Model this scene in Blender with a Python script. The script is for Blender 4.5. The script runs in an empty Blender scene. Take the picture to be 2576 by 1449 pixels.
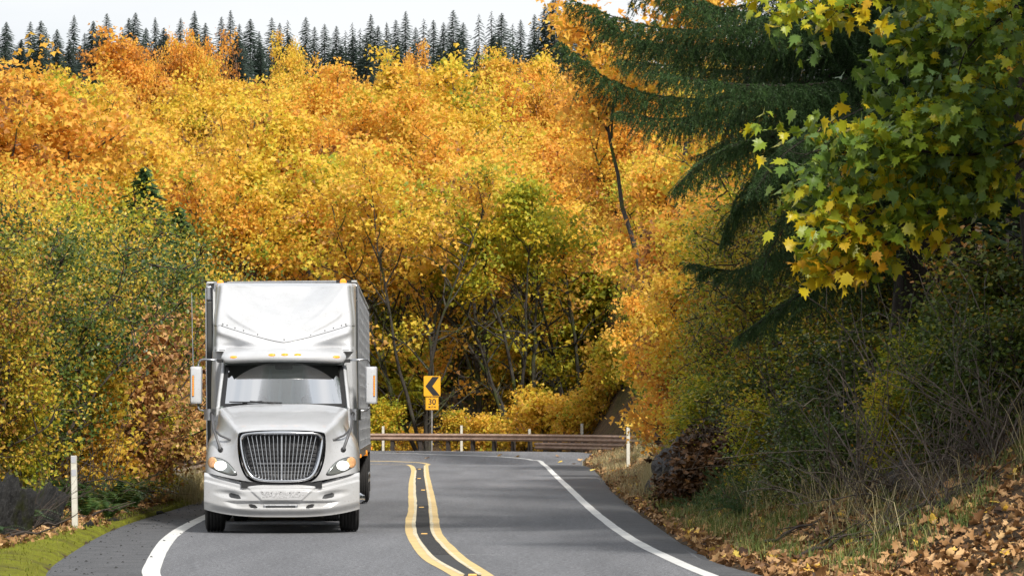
import bpy, bmesh, math, random
import numpy as np
from mathutils import Vector, Matrix, noise
from mathutils.bvhtree import BVHTree

R = math.radians
SC = bpy.context.scene
COL = SC.collection
# ------------------------------------------------------------------ camera
CAM_H, FPX, HOR, CXP, CYP = 1.8, 9347.0, 1047.0, 1288.0, 724.5   # photo measured at 2576 px width
PITCH = math.atan((HOR - CYP) / FPX)
cam = bpy.data.cameras.new('camera')
cam.sensor_width = 36.0
cam.lens = 36.0 * FPX / 2576.0
cam.clip_start, cam.clip_end = 0.5, 6000
cam.dof.use_dof = True
cam.dof.focus_distance = 60.0
cam.dof.aperture_fstop = 11.0
camo = bpy.data.objects.new('camera', cam)
COL.objects.link(camo)
camo.location = (0, 0, CAM_H)
camo.rotation_euler = (R(90) + PITCH, 0, 0)
SC.camera = camo
# ------------------------------------------------------------------ world and sun
SUN_EL, SUN_AZ = R(40), R(157)          # azimuth clockwise from +Y (the view direction): right and behind the camera
w = bpy.data.worlds.new('World'); SC.world = w; w.use_nodes = True
nt = w.node_tree; nt.nodes.clear()
def N(t, ty, **kw):
    n = t.nodes.new(ty)
    for k, v in kw.items(): setattr(n, k, v)
    return n
sky = N(nt, 'ShaderNodeTexSky', sky_type='NISHITA', sun_disc=False, sun_elevation=SUN_EL, sun_rotation=SUN_AZ)
bg1 = N(nt, 'ShaderNodeBackground'); bg1.inputs[1].default_value = 0.10
nt.links.new(sky.outputs[0], bg1.inputs[0])
tc = N(nt, 'ShaderNodeTexCoord'); mp = N(nt, 'ShaderNodeMapping'); mp.inputs['Scale'].default_value = (1, 1, 5)
nz = N(nt, 'ShaderNodeTexNoise'); nz.inputs['Scale'].default_value = 3.2; nz.inputs['Detail'].default_value = 6
nt.links.new(tc.outputs['Generated'], mp.inputs[0]); nt.links.new(mp.outputs[0], nz.inputs['Vector'])
cr = N(nt, 'ShaderNodeValToRGB')
cr.color_ramp.elements[0].position = 0.32; cr.color_ramp.elements[0].color = (0.70, 0.745, 0.80, 1)
cr.color_ramp.elements[1].position = 0.62; cr.color_ramp.elements[1].color = (0.95, 0.955, 0.965, 1)
nt.links.new(nz.outputs['Fac'], cr.inputs[0])
bg2 = N(nt, 'ShaderNodeBackground'); bg2.inputs[1].default_value = 0.80
nt.links.new(cr.outputs[0], bg2.inputs[0])
mx = N(nt, 'ShaderNodeMixShader'); mx.inputs[0].default_value = 0.9
nt.links.new(bg1.outputs[0], mx.inputs[1]); nt.links.new(bg2.outputs[0], mx.inputs[2])
wo = N(nt, 'ShaderNodeOutputWorld'); nt.links.new(mx.outputs[0], wo.inputs[0])
sl = bpy.data.lights.new('sun', 'SUN'); sl.energy = 3.5; sl.angle = R(6.0); sl.color = (1.0, 0.95, 0.87)
so = bpy.data.objects.new('sun', sl); COL.objects.link(so)
sdir = Vector((math.sin(SUN_AZ) * math.cos(SUN_EL), math.cos(SUN_AZ) * math.cos(SUN_EL), math.sin(SUN_EL)))
so.rotation_euler = sdir.to_track_quat('Z', 'Y').to_euler(); so.location = (40, -40, 60)
vs = SC.view_settings
vs.view_transform = 'Standard'; vs.look = 'None'; vs.exposure = 0.42; vs.gamma = 1.0
SC.render.engine = 'CYCLES'
cy = SC.cycles
cy.max_bounces = 4; cy.diffuse_bounces = 2; cy.glossy_bounces = 2; cy.transmission_bounces = 2; cy.transparent_max_bounces = 6
cy.caustics_reflective = False; cy.caustics_refractive = False
cy.use_denoising = True
cy.use_adaptive_sampling = True; cy.adaptive_threshold = 0.02

rng = np.random.default_rng(7)
random.seed(7)

# ------------------------------------------------------------------ helpers
def P(px, py, D):
    """world point seen at photo position (px, py), at depth D"""
    a, b = (px - CXP) / FPX, (CYP - py) / FPX
    c, s = math.cos(PITCH), math.sin(PITCH)
    dy, dz = c - b * s, s + b * c
    t = D / dy
    return np.array([a * t, D, CAM_H + dz * t])
def sstep(a, b, x):
    t = np.clip((np.asarray(x, float) - a) / (b - a), 0, 1)
    return t * t * (3 - 2 * t)
def tagp(o, label=None, cat=None, group=None, kind=None):
    if label: o['label'] = label
    if cat: o['category'] = cat
    if group: o['group'] = group
    if kind: o['kind'] = kind
    return o
def link(o, parent=None):
    COL.objects.link(o)
    if parent is not None: o.parent = parent
    return o
def empty(name, loc=(0, 0, 0), rz=0, label=None, cat=None, group=None, parent=None):
    o = bpy.data.objects.new(name, None); o.empty_display_size = 0.2
    link(o, parent); o.location = [float(v) for v in loc]; o.rotation_euler = (0, 0, rz)
    return tagp(o, label, cat, group)
def fast_mesh(name, verts, faces, smooth=False, tone=None):
    """verts (n,3), faces (m,k) numpy with equal k"""
    verts = np.ascontiguousarray(verts, np.float32); faces = np.ascontiguousarray(faces, np.int32)
    me = bpy.data.meshes.new(name)
    m, k = faces.shape
    me.vertices.add(len(verts)); me.vertices.foreach_set('co', verts.ravel())
    me.loops.add(m * k); me.loops.foreach_set('vertex_index', faces.ravel())
    me.polygons.add(m); me.polygons.foreach_set('loop_start', np.arange(0, m * k, k, dtype=np.int32))
    if smooth: me.polygons.foreach_set('use_smooth', np.ones(m, bool))
    if tone is not None:
        at = me.attributes.new('tone', 'FLOAT', 'POINT'); at.data.foreach_set('value', np.ascontiguousarray(tone, np.float32))
    me.update(calc_edges=True)
    return me
def obj(name, me, mat=None, parent=None, loc=None, rot=None, scale=None):
    o = bpy.data.objects.new(name, me)
    if mat is not None and len(me.materials) == 0: me.materials.append(mat)
    link(o, parent)
    if loc is not None: o.location = [float(v) for v in loc]
    if rot is not None: o.rotation_euler = rot
    if scale is not None: o.scale = scale if hasattr(scale, '__len__') else (scale,) * 3
    return o
class MB:
    """collects shapes for one mesh"""
    def __init__(s): s.v = []; s.f = []
    def add(s, vs, fs):
        b = len(s.v); s.v += [tuple(float(c) for c in v) for v in vs]; s.f += [tuple(i + b for i in f) for f in fs]; return s
    def box(s, a, b):
        x0, y0, z0 = a; x1, y1, z1 = b
        return s.add([(x0,y0,z0),(x1,y0,z0),(x1,y1,z0),(x0,y1,z0),(x0,y0,z1),(x1,y0,z1),(x1,y1,z1),(x0,y1,z1)],
                     [(0,3,2,1),(4,5,6,7),(0,1,5,4),(1,2,6,5),(2,3,7,6),(3,0,4,7)])
    def grid(s, A, closed_u=False, closed_v=False):
        nu, nv = A.shape[:2]; f = []
        for i in range(nu - (0 if closed_u else 1)):
            for j in range(nv - (0 if closed_v else 1)):
                i2, j2 = (i + 1) % nu, (j + 1) % nv
                f.append((i * nv + j, i2 * nv + j, i2 * nv + j2, i * nv + j2))
        return s.add(A.reshape(-1, 3), f)
    def tube(s, pts, r, n=6, cap=True):
        pts = [Vector(p) for p in pts]; k = len(pts)
        rr = r if hasattr(r, '__len__') else [r] * k
        A = np.zeros((k, n, 3)); up = None
        for i in range(k):
            t = (pts[min(i + 1, k - 1)] - pts[max(i - 1, 0)]).normalized()
            if up is None: up = Vector((0, 0, 1)) if abs(t.z) < 0.9 else Vector((1, 0, 0))
            a = t.cross(up).normalized(); b = t.cross(a).normalized(); up = -b if False else up
            for j in range(n):
                q = 2 * math.pi * j / n
                A[i, j] = pts[i] + (a * math.cos(q) + b * math.sin(q)) * rr[i]
        s.grid(A, closed_v=True)
        if cap:
            b0 = len(s.v) - k * n
            s.f.append(tuple(b0 + j for j in range(n))); s.f.append(tuple(b0 + (k - 1) * n + j for j in reversed(range(n))))
        return s
    def prism(s, poly, y0, y1, axes=(0, 2, 1)):
        """polygon in axes[0],axes[1], extruded along axes[2]"""
        n = len(poly); vs = []
        for y in (y0, y1):
            for p in poly:
                v = [0, 0, 0]; v[axes[0]] = p[0]; v[axes[1]] = p[1]; v[axes[2]] = y; vs.append(v)
        return s.add(vs, [tuple(range(n)), tuple(range(2 * n - 1, n - 1, -1))] + [(i, i + n, (i + 1) % n + n, (i + 1) % n) for i in range(n)])
    def lathe(s, prof, n=32, axis='x', c=(0, 0, 0)):
        """profile of (along axis, radius)"""
        A = np.zeros((len(prof), n, 3))
        for i, (a, r) in enumerate(prof):
            for j in range(n):
                q = 2 * math.pi * j / n
                e = {'x': (a, r * math.cos(q), r * math.sin(q)), 'y': (r * math.cos(q), a, r * math.sin(q)), 'z': (r * math.cos(q), r * math.sin(q), a)}[axis]
                A[i, j] = (c[0] + e[0], c[1] + e[1], c[2] + e[2])
        return s.grid(A, closed_v=True)
    def mesh(s, name, smooth=False, fix=True):
        me = bpy.data.meshes.new(name); me.from_pydata(s.v, [], s.f)
        if fix:
            bm = bmesh.new(); bm.from_mesh(me)
            bmesh.ops.remove_doubles(bm, verts=bm.verts, dist=1e-5)
            bmesh.ops.recalc_face_normals(bm, faces=bm.faces); bm.to_mesh(me); bm.free()
        if smooth: me.polygons.foreach_set('use_smooth', np.ones(len(me.polygons), bool))
        me.update(); return me
    def obj(s, name, mat, parent=None, smooth=False, bevel=0, subsurf=0, loc=None, rot=None, auto=None):
        me = s.mesh(name, smooth or bool(auto))
        if auto: 
            try: me.set_sharp_from_angle(angle=R(auto))
            except Exception: pass
        o = obj(name, me, mat, parent, loc, rot)
        if bevel:
            m = o.modifiers.new('bevel', 'BEVEL'); m.width = bevel; m.segments = 2; m.limit_method = 'ANGLE'; m.angle_limit = R(40)
        if subsurf:
            m = o.modifiers.new('sub', 'SUBSURF'); m.levels = subsurf; m.render_levels = subsurf
        return o

# ------------------------------------------------------------------ materials
def mat_new(name):
    m = bpy.data.materials.new(name); m.use_nodes = True; m.node_tree.nodes.clear(); return m, m.node_tree
def out(t, sh, disp=None):
    o = N(t, 'ShaderNodeOutputMaterial'); t.links.new(sh, o.inputs[0])
    return o
def noise_fac(t, scale, detail=5, rough=0.6, coord='Object', vec=None):
    n = N(t, 'ShaderNodeTexNoise'); n.inputs['Scale'].default_value = scale; n.inputs['Detail'].default_value = detail; n.inputs['Roughness'].default_value = rough
    if vec is None:
        c = N(t, 'ShaderNodeTexCoord'); vec = c.outputs[coord]
    t.links.new(vec, n.inputs['Vector']); return n.outputs['Fac']
def ramp(t, fac, stops):
    r = N(t, 'ShaderNodeValToRGB'); e = r.color_ramp.elements
    while len(e) < len(stops): e.new(0.5)
    for i, (p, c) in enumerate(stops): e[i].position = p; e[i].color = (*c[:3], 1)
    t.links.new(fac, r.inputs[0]); return r.outputs[0]
def mixc(t, fac, a, b, mode='MIX'):
    m = N(t, 'ShaderNodeMix', data_type='RGBA', blend_type=mode)
    for s, v in ((m.inputs[0], fac), (m.inputs[6], a), (m.inputs[7], b)):
        if hasattr(v, 'is_linked') or hasattr(v, 'links'): t.links.new(v, s)
        else: s.default_value = v if not hasattr(v, '__len__') else (*v[:3], 1)
    return m.outputs[2]
def bump(t, fac, strength=0.3, dist=0.02):
    b = N(t, 'ShaderNodeBump'); b.inputs['Strength'].default_value = strength; b.inputs['Distance'].default_value = dist
    t.links.new(fac, b.inputs['Height']); return b.outputs[0]
def princ(t, color, rough=0.6, metal=0.0, spec=0.5, coat=0.0, normal=None, emit=None, emit_s=0.0):
    p = N(t, 'ShaderNodeBsdfPrincipled')
    if hasattr(color, 'links'): t.links.new(color, p.inputs['Base Color'])
    else: p.inputs['Base Color'].default_value = (*color[:3], 1)
    if hasattr(rough, 'links'): t.links.new(rough, p.inputs['Roughness'])
    else: p.inputs['Roughness'].default_value = rough
    p.inputs['Metallic'].default_value = metal; p.inputs['Specular IOR Level'].default_value = spec; p.inputs['Coat Weight'].default_value = coat
    p.inputs['Coat Roughness'].default_value = 0.06
    if normal is not None: t.links.new(normal, p.inputs['Normal'])
    if emit: p.inputs['Emission Color'].default_value = (*emit, 1); p.inputs['Emission Strength'].default_value = emit_s
    return p.outputs[0]
def simple(name, color, rough=0.5, metal=0, spec=0.5, coat=0, emit=None, emit_s=0, var=0.0, vscale=6, bumps=0, bscale=40):
    m, t = mat_new(name); c = color
    if var:
        f = noise_fac(t, vscale)
        c = ramp(t, f, [(0.3, [v * (1 - var) for v in color]), (0.7, [min(1, v * (1 + var)) for v in color])])
    nrm = bump(t, noise_fac(t, bscale), bumps) if bumps else None
    out(t, princ(t, c, rough, metal, spec, coat, nrm, emit, emit_s)); return m
def leaf_mat(name, stops, trans=0.35, rough=0.5, objvar=0.25, spec=0.35):
    """foliage: each leaf's own hue from the 'tone' attribute, shifted a little per tree"""
    m, t = mat_new(name)
    a = N(t, 'ShaderNodeAttribute', attribute_name='tone'); oi = N(t, 'ShaderNodeObjectInfo')
    mm = N(t, 'ShaderNodeMath', operation='MULTIPLY_ADD'); mm.inputs[1].default_value = objvar; mm.inputs[2].default_value = -objvar / 2
    t.links.new(oi.outputs['Random'], mm.inputs[0])
    ad = N(t, 'ShaderNodeMath', operation='ADD', use_clamp=True); t.links.new(mm.outputs[0], ad.inputs[0]); t.links.new(a.outputs['Fac'], ad.inputs[1])
    c = ramp(t, ad.outputs[0], stops)
    p = princ(t, c, rough, 0, spec)
    tr = N(t, 'ShaderNodeBsdfTranslucent'); t.links.new(c, tr.inputs[0])
    ms = N(t, 'ShaderNodeMixShader'); ms.inputs[0].default_value = trans
    t.links.new(p, ms.inputs[1]); t.links.new(tr.outputs[0], ms.inputs[2]); out(t, ms.outputs[0]); return m
M = {}
ORANGE, GOLD, YEL, YGR, GRN, BRN, TAN = (.72, .23, .012), (.80, .38, .018), (.80, .52, .025), (.38, .36, .02), (.10, .17, .025), (.16, .07, .02), (.55, .30, .10)
M['leaf_orange'] = leaf_mat('orange_maple_leaf', [(0, (.22,.11,.05)), (.12, (.58,.28,.08)), (.28, (.90,.42,.07)), (.50, (.92,.51,.08)), (.72, (.92,.62,.10)), (.88, (.66,.55,.06)), (1, (.42,.42,.04))], trans=.48)
M['leaf_gold'] = leaf_mat('golden_maple_leaf', [(0, (.24,.13,.05)), (.10, (.62,.34,.10)), (.24, (.92,.53,.09)), (.5, (.92,.64,.09)), (.70, (.84,.66,.07)), (.86, (.52,.50,.05)), (1, (.24,.32,.04))], trans=.48)
M['leaf_yellowgreen'] = leaf_mat('yellow_green_maple_leaf', [(0, (.42,.20,.05)), (.15, (.84,.52,.06)), (.4, (.80,.64,.06)), (.65, (.50,.52,.05)), (1, (.16,.25,.035))], trans=.48)
M['leaf_thicket'] = leaf_mat('thicket_leaf', [(0, (.30,.14,.04)), (.15, (.66,.38,.07)), (.34, (.70,.52,.05)), (.52, (.36,.35,.035)), (.75, (.14,.19,.03)), (1, (.06,.10,.025))], rough=.42)
M['leaf_brownmaple'] = leaf_mat('browning_maple_leaf', [(0, (.16,.07,.03)), (.25, (.46,.22,.07)), (.55, (.70,.40,.16)), (.8, (.78,.50,.20)), (1, (.60,.45,.05))])
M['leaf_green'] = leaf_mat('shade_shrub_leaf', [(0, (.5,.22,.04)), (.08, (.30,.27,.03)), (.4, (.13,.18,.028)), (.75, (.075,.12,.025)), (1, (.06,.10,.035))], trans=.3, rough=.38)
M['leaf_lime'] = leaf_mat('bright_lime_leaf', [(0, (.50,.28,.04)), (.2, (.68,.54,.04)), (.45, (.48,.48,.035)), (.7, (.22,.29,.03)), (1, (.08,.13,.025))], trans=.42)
M['leaf_maplenear'] = leaf_mat('green_and_yellow_maple_leaf', [(0, (.66,.34,.02)), (.16, (.74,.52,.02)), (.34, (.52,.48,.02)), (.5, (.26,.34,.025)), (.75, (.13,.22,.03)), (1, (.13,.22,.07))], trans=.34, rough=.38, objvar=0.1)
M['leaf_litter'] = leaf_mat('fallen_leaf', [(0, (.06,.03,.015)), (.28, (.22,.11,.045)), (.55, (.48,.27,.115)), (.78, (.70,.45,.22)), (.9, (.80,.48,.06)), (1, (.78,.62,.14))], trans=.12, rough=.6, objvar=.5)
M['leaf_dead'] = leaf_mat('dead_brown_leaf', [(0, (.035,.018,.008)), (.5, (.12,.055,.018)), (1, (.26,.13,.04))], trans=.15, rough=.55)
M['needle'] = leaf_mat('fir_needle', [(0, (.02,.045,.016)), (.5, (.048,.10,.030)), (1, (.10,.18,.05))], trans=.15, rough=.5)
M['needle_far'] = leaf_mat('far_conifer_needle', [(0, (.018,.032,.026)), (1, (.045,.07,.05))], trans=.1, rough=.7)
M['fern'] = leaf_mat('fern_frond', [(0, (.16,.16,.03)), (.3, (.07,.13,.025)), (1, (.035,.08,.025))], trans=.3, rough=.4)
M['grass_dry'] = leaf_mat('dry_grass', [(0, (.20,.17,.07)), (.5, (.46,.38,.19)), (1, (.60,.52,.30))], trans=.25)
M['grass_green'] = leaf_mat('green_grass', [(0, (.45,.38,.16)), (.35, (.20,.24,.06)), (1, (.07,.15,.025))], trans=.3)
def bark_mat(name, a, b, moss=(.06,.08,.015), mossamt=.45):
    m, t = mat_new(name)
    tcn = N(t, 'ShaderNodeTexCoord'); mp = N(t, 'ShaderNodeMapping'); mp.inputs['Scale'].default_value = (1, 1, .22)
    t.links.new(tcn.outputs['Object'], mp.inputs[0])
    f = noise_fac(t, 14, 6, .7, vec=mp.outputs[0])
    c = ramp(t, f, [(.3, a), (.7, b)])
    f2 = noise_fac(t, 1.1, 4)
    r2 = ramp(t, f2, [(mossamt, (0, 0, 0)), (mossamt + .15, (1, 1, 1))])
    c = mixc(t, r2, c, moss)
    out(t, princ(t, c, .9, 0, .2, normal=bump(t, f, .7, .03))); return m
M['bark'] = bark_mat('mossy_maple_bark', (.022,.019,.015), (.10,.09,.08), mossamt=.5)
M['bark_grey'] = bark_mat('pale_bark', (.07,.06,.05), (.24,.22,.20), mossamt=.62)
M['bark_dark'] = bark_mat('dark_fir_bark', (.012,.010,.008), (.06,.05,.042), moss=(.03,.04,.012), mossamt=.6)
M['twig'] = simple('grey_twig', (.13, .105, .085), .8, var=.5, vscale=3)
M['twig_dark'] = simple('dark_twig', (.06, .045, .035), .85, var=.4, vscale=3)
def rock_mat(name, a, b, moss, amt):
    m, t = mat_new(name)
    f = noise_fac(t, 3.5, 10, .72); c = ramp(t, f, [(.3, a), (.5, [(p + q) / 2 for p, q in zip(a, b)]), (.72, b)])
    f3 = noise_fac(t, 26, 4, .7)
    c = mixc(t, ramp(t, f3, [(.55, (0, 0, 0)), (.68, (.7, .7, .7))]), c, [min(1, v * 1.9) for v in b])
    f2 = noise_fac(t, 1.7, 5)
    c = mixc(t, ramp(t, f2, [(amt, (0, 0, 0)), (amt + .1, (1, 1, 1))]), c, moss)
    out(t, princ(t, c, .9, 0, .25, normal=bump(t, noise_fac(t, 7, 12, .8), 1.0, .14))); return m
M['rock_dark'] = rock_mat('dark_mossy_rock', (.008,.008,.008), (.075,.074,.072), (.035,.04,.010), .55)
M['rock_grey'] = rock_mat('grey_rock', (.07,.068,.068), (.24,.23,.23), (.10,.09,.05), .63)
# ------------------------------------------------------------------ ground shape
def road_z(x, y):
    return 0.38 * sstep(139, 147, y) + np.zeros_like(np.asarray(x, float))
def G(px, py):
    """photo position on the road surface"""
    lo, hi = 15.0, 400.0
    for _ in range(60):
        mid = (lo + hi) / 2; p = P(px, py, mid)
        if p[2] > road_z(p[0], mid): lo = mid
        else: hi = mid
    return P(px, py, lo)[:2]
def z3(x, y): return ((980 + x / 2.5195) / 1.07337, (980 + y / 2.5195) / 1.07337)
def z5(x, y): return ((1700 + x / 2.4188) / 1.07337, (1000 + y / 2.4188) / 1.07337)
def catmull(pts, n):
    """smooth resample of a polyline to n points by length"""
    p = np.array(pts, float); q = np.vstack([2 * p[0] - p[1], p, 2 * p[-1] - p[-2]]); o = []
    for i in range(1, len(q) - 2):
        for t in np.linspace(0, 1, 16, endpoint=False):
            a, b, c, d = q[i - 1], q[i], q[i + 1], q[i + 2]
            o.append(.5 * ((2 * b) + (-a + c) * t + (2 * a - 5 * b + 4 * c - d) * t * t + (-a + 3 * b - 3 * c + d) * t ** 3))
    o.append(p[-1]); o = np.array(o)
    s = np.concatenate([[0], np.cumsum(np.linalg.norm(np.diff(o, axis=0), axis=1))])
    t = np.linspace(0, s[-1], n)
    return np.stack([np.interp(t, s, o[:, k]) for k in range(o.shape[1])], 1)
LEFT_EDGE = catmull([(20, -30), (9, -12), (2.5, 5), (-1.2, 20), (-3.8, 32), (-5.30, 41.85), (-5.95, 49.8), (-6.55, 62), (-6.75, 78), (-7.1, 100), (-7.6, 118), (-9.5, 129), (-15, 133.5), (-30, 136), (-70, 139)], 300)
r_pts = [(34, -30), (21, -12), (12, 5), (6.6, 20), (4.2, 32)]
for q in [z5(700, 1272), z5(450, 1165), z5(300, 1075), z5(120, 955), z3(1900, 1025), z3(1690, 850), z3(1580, 722), z3(1500, 676)]: r_pts.append(tuple(G(*q)))
r_pts += [(3.2, 146.5), (1.5, 150), (-2, 152.6), (-8, 154.5), (-30, 157), (-70, 160)]
RIGHT_EDGE = catmull(r_pts, 300)
ROADPOLY = np.vstack([LEFT_EDGE, RIGHT_EDGE[::-1]])
def seg_dist(px, py, poly):
    d = np.full(px.shape, 1e9)
    for a, b in zip(poly[:-1:2], list(poly[2::2]) + ([poly[-1]] if len(poly) % 2 == 0 else [])):
        ab = b - a; L = max(ab @ ab, 1e-9)
        t = np.clip(((px - a[0]) * ab[0] + (py - a[1]) * ab[1]) / L, 0, 1)
        d = np.minimum(d, (px - a[0] - t * ab[0]) ** 2 + (py - a[1] - t * ab[1]) ** 2)
    return np.sqrt(d)
def inside(px, py, poly):
    c = np.zeros(px.shape, bool); n = len(poly); j = n - 1
    for i in range(n):
        xi, yi = poly[i]; xj, yj = poly[j]
        if yi != yj:
            k = ((yi > py) != (yj > py)) & (px < (xj - xi) * (py - yi) / (yj - yi) + xi); c ^= k
        j = i
    return c
def vnoise(x, y, s, seed=0):
    x = np.asarray(x) / s + seed * 17.3; y = np.asarray(y) / s + seed * 9.7
    xi, yi = np.floor(x), np.floor(y); fx, fy = x - xi, y - yi
    h = lambda a, b: np.modf(np.abs(np.sin(a * 127.1 + b * 311.7) * 43758.5453))[0]
    u, v = fx * fx * (3 - 2 * fx), fy * fy * (3 - 2 * fy)
    return (h(xi, yi) * (1 - u) + h(xi + 1, yi) * u) * (1 - v) + (h(xi, yi + 1) * (1 - u) + h(xi + 1, yi + 1) * u) * v - .5
def terrain(x, y):
    shp = np.shape(x); x = np.atleast_1d(np.asarray(x, float)).ravel(); y = np.atleast_1d(np.asarray(y, float)).ravel()
    dl, dr = seg_dist(x, y, LEFT_EDGE), seg_dist(x, y, RIGHT_EDGE)
    ins = inside(x, y, ROADPOLY)
    left = dl < dr
    d = np.where(left, dl, dr)
    zr = road_z(x, y)
    zl = .01 + .04 * sstep(0, .6, d) + .26 * np.maximum(0, d - .9) - .12 * np.maximum(0, d - 6)
    zl = np.where(y < 34, np.minimum(zl, .5), zl)
    rise = .10 * d + .42 * np.maximum(0, d - .9) + .14 * np.maximum(0, d - 2.4) - .25 * np.maximum(0, d - 9) - .25 * np.maximum(0, d - 22)
    rise = np.minimum(rise, 12 + .02 * d)
    far = sstep(133, 147, y) * sstep(6.5, 2.5, x)      # outside of the bend: flat shoulder, then a dip behind the rail
    shoulder = -.02 * d - .6 * sstep(14, 20, d)
    zrt = rise * (1 - far) + shoulder * far
    hill = .19 * np.maximum(0, y - 173) * sstep(165, 190, y) * (1 - sstep(245, 262, y)) + sstep(245, 262, y) * (14 + (np.maximum(y, 250) - 250) * .098)
    hill = np.where(y > 760, np.maximum(0, 65 - (y - 760) * .05), hill)
    zz = zr + np.where(left, zl, zrt)
    zz = np.where(left & (y > 160), zr, zz)
    zz = np.where(y > 165, np.maximum(zz - .2, hill), zz) if True else zz
    rough = sstep(.4, 2.2, d) * (.35 * vnoise(x, y, 2.3) + .16 * vnoise(x, y, .8, 1)) * (1 - .8 * far)
    zz = zz + rough + sstep(6, 20, d) * vnoise(x, y, 11, 2) * 1.2 * (1 - far)
    zz = np.where(ins, zr - .12, zz)
    return zz.reshape(shp)
def tz(x, y): return float(terrain(np.array([x]), np.array([y]))[0])
def on_ground(px, D):
    x = (px - CXP) / FPX * D
    return np.array([x, D, tz(x, D)])

# ground sheet
gx = np.concatenate([[-900, -600, -400, -260, -180, -130, -100, -80, -65, -52, -42, -34, -28], np.arange(-23, -11, .8), np.arange(-11, 12, .3), np.arange(12, 24, .8), [26, 30, 36, 44, 56, 72, 95, 130, 180, 260, 400, 600, 900]])
gy = np.concatenate([[-400, -200, -100, -60, -35, -20], np.arange(-10, 34, 2), np.arange(34, 72, .3), np.arange(72, 110, .5), np.arange(110, 176, .75), np.arange(176, 270, 2.5), np.arange(272, 400, 10), np.arange(400, 1000, 25), [1100, 1300, 1600, 2000, 2600]])
GX, GY = np.meshgrid(gx, gy, indexing='ij')
GZ = terrain(GX, GY)
def terrain(x, y):
    '''height of the ground sheet itself'''
    x = np.asarray(x, float); y = np.asarray(y, float)
    i = np.clip(np.searchsorted(gx, x) - 1, 0, len(gx) - 2); j = np.clip(np.searchsorted(gy, y) - 1, 0, len(gy) - 2)
    u = (x - gx[i]) / (gx[i + 1] - gx[i]); v = (y - gy[j]) / (gy[j + 1] - gy[j])
    return (GZ[i, j] * (1 - u) + GZ[i + 1, j] * u) * (1 - v) + (GZ[i, j + 1] * (1 - u) + GZ[i + 1, j + 1] * u) * v
nx, ny = GX.shape
ii, jj = np.meshgrid(np.arange(nx - 1), np.arange(ny - 1), indexing='ij')
idx = (ii * ny + jj).ravel()
faces = np.stack([idx, idx + ny, idx + ny + 1, idx + 1], 1)
def ground_mat():
    m, t = mat_new('forest_floor')
    tcn = N(t, 'ShaderNodeTexCoord')
    f = noise_fac(t, 2.2, 9, .7); c = ramp(t, f, [(.28, (.03,.022,.016)), (.45, (.075,.052,.034)), (.6, (.13,.088,.05)), (.75, (.19,.13,.075))])
    f2 = noise_fac(t, .55, 5); c = mixc(t, ramp(t, f2, [(.5, (0,0,0)), (.66, (.6,.6,.6))]), c, (.055,.06,.015))
    f3 = noise_fac(t, 14, 3, .6); c = mixc(t, ramp(t, f3, [(.6, (0,0,0)), (.68, (.8,.8,.8))]), c, (.30,.17,.06))
    out(t, princ(t, c, .95, 0, .15, normal=bump(t, noise_fac(t, 11, 8, .75), .9, .06))); return m
M['ground'] = ground_mat()
ground = obj('ground', fast_mesh('ground', np.stack([GX, GY, GZ], -1).reshape(-1, 3), faces, smooth=True), M['ground'])
ground['kind'] = 'structure'

# road
def asphalt():
    m, t = mat_new('asphalt')
    f = noise_fac(t, 38, 3, .85); c = ramp(t, f, [(.30, (.075,.077,.085)), (.5, (.175,.179,.192)), (.7, (.38,.385,.40))])
    f4 = noise_fac(t, 13, 4, .8); c = mixc(t, .8, c, ramp(t, f4, [(.38, (.45,.45,.45)), (.66, (1.5,1.5,1.5))]), 'MULTIPLY')
    tcn = N(t, 'ShaderNodeTexCoord'); mp = N(t, 'ShaderNodeMapping'); mp.inputs['Scale'].default_value = (.55, .05, 1); mp.inputs['Rotation'].default_value = (0, 0, R(3))
    t.links.new(tcn.outputs['Object'], mp.inputs[0])
    f2 = noise_fac(t, 1.4, 5, .6, vec=mp.outputs[0]); c = mixc(t, 1.0, c, ramp(t, f2, [(.3, (.72,.72,.73)), (.7, (1.12,1.12,1.12))]), 'MULTIPLY')
    out(t, princ(t, c, .82, 0, .35, normal=bump(t, f, .5, .01))); return m
M['asphalt'] = asphalt()
L, Rr = catmull(LEFT_EDGE, 330), catmull(RIGHT_EDGE, 330)
K = 42
rv = np.zeros((330, K, 3))
for k in range(K):
    q = L + (Rr - L) * (k / (K - 1)); rv[:, k, :2] = q
rv[..., 2] = road_z(rv[..., 0], rv[..., 1])
# ragged edges with a small drop
for k, s in ((0, -1), (K - 1, 1)):
    rv[:, k, 2] -= .05
    rv[:, k, 0] += .06 * vnoise(rv[:, k, 0], rv[:, k, 1], .7, 3) + .03 * vnoise(rv[:, k, 0], rv[:, k, 1], .25, 4)
ii, jj = np.meshgrid(np.arange(329), np.arange(K - 1), indexing='ij'); idx = (ii * K + jj).ravel()
road = obj('road', fast_mesh('road', rv.reshape(-1, 3), np.stack([idx, idx + 1, idx + K + 1, idx + K], 1), smooth=True), M['asphalt'])
road['kind'] = 'structure'
def paint(name, col, wear):
    m, t = mat_new(name)
    f = noise_fac(t, 9, 8, .8); r = ramp(t, f, [(wear, (0, 0, 0)), (wear + .1, (1, 1, 1))])
    f2 = noise_fac(t, 1.5, 4); c = ramp(t, f2, [(.3, [v * .8 for v in col]), (.7, col)])
    out(t, princ(t, mixc(t, r, (.12, .12, .12), c), .6, 0, .3)); return m
M['white_paint'] = paint('white_road_paint', (.78, .78, .76), .27)
M['yellow_paint'] = paint('yellow_road_paint', (.80, .58, .25), .28)
M['cream_paint'] = paint('pale_worn_road_paint', (.82, .72, .50), .36)
M['rumble'] = simple('dark_rumble_strip', (.045, .045, .046), .8, var=.3, vscale=8)
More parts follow.
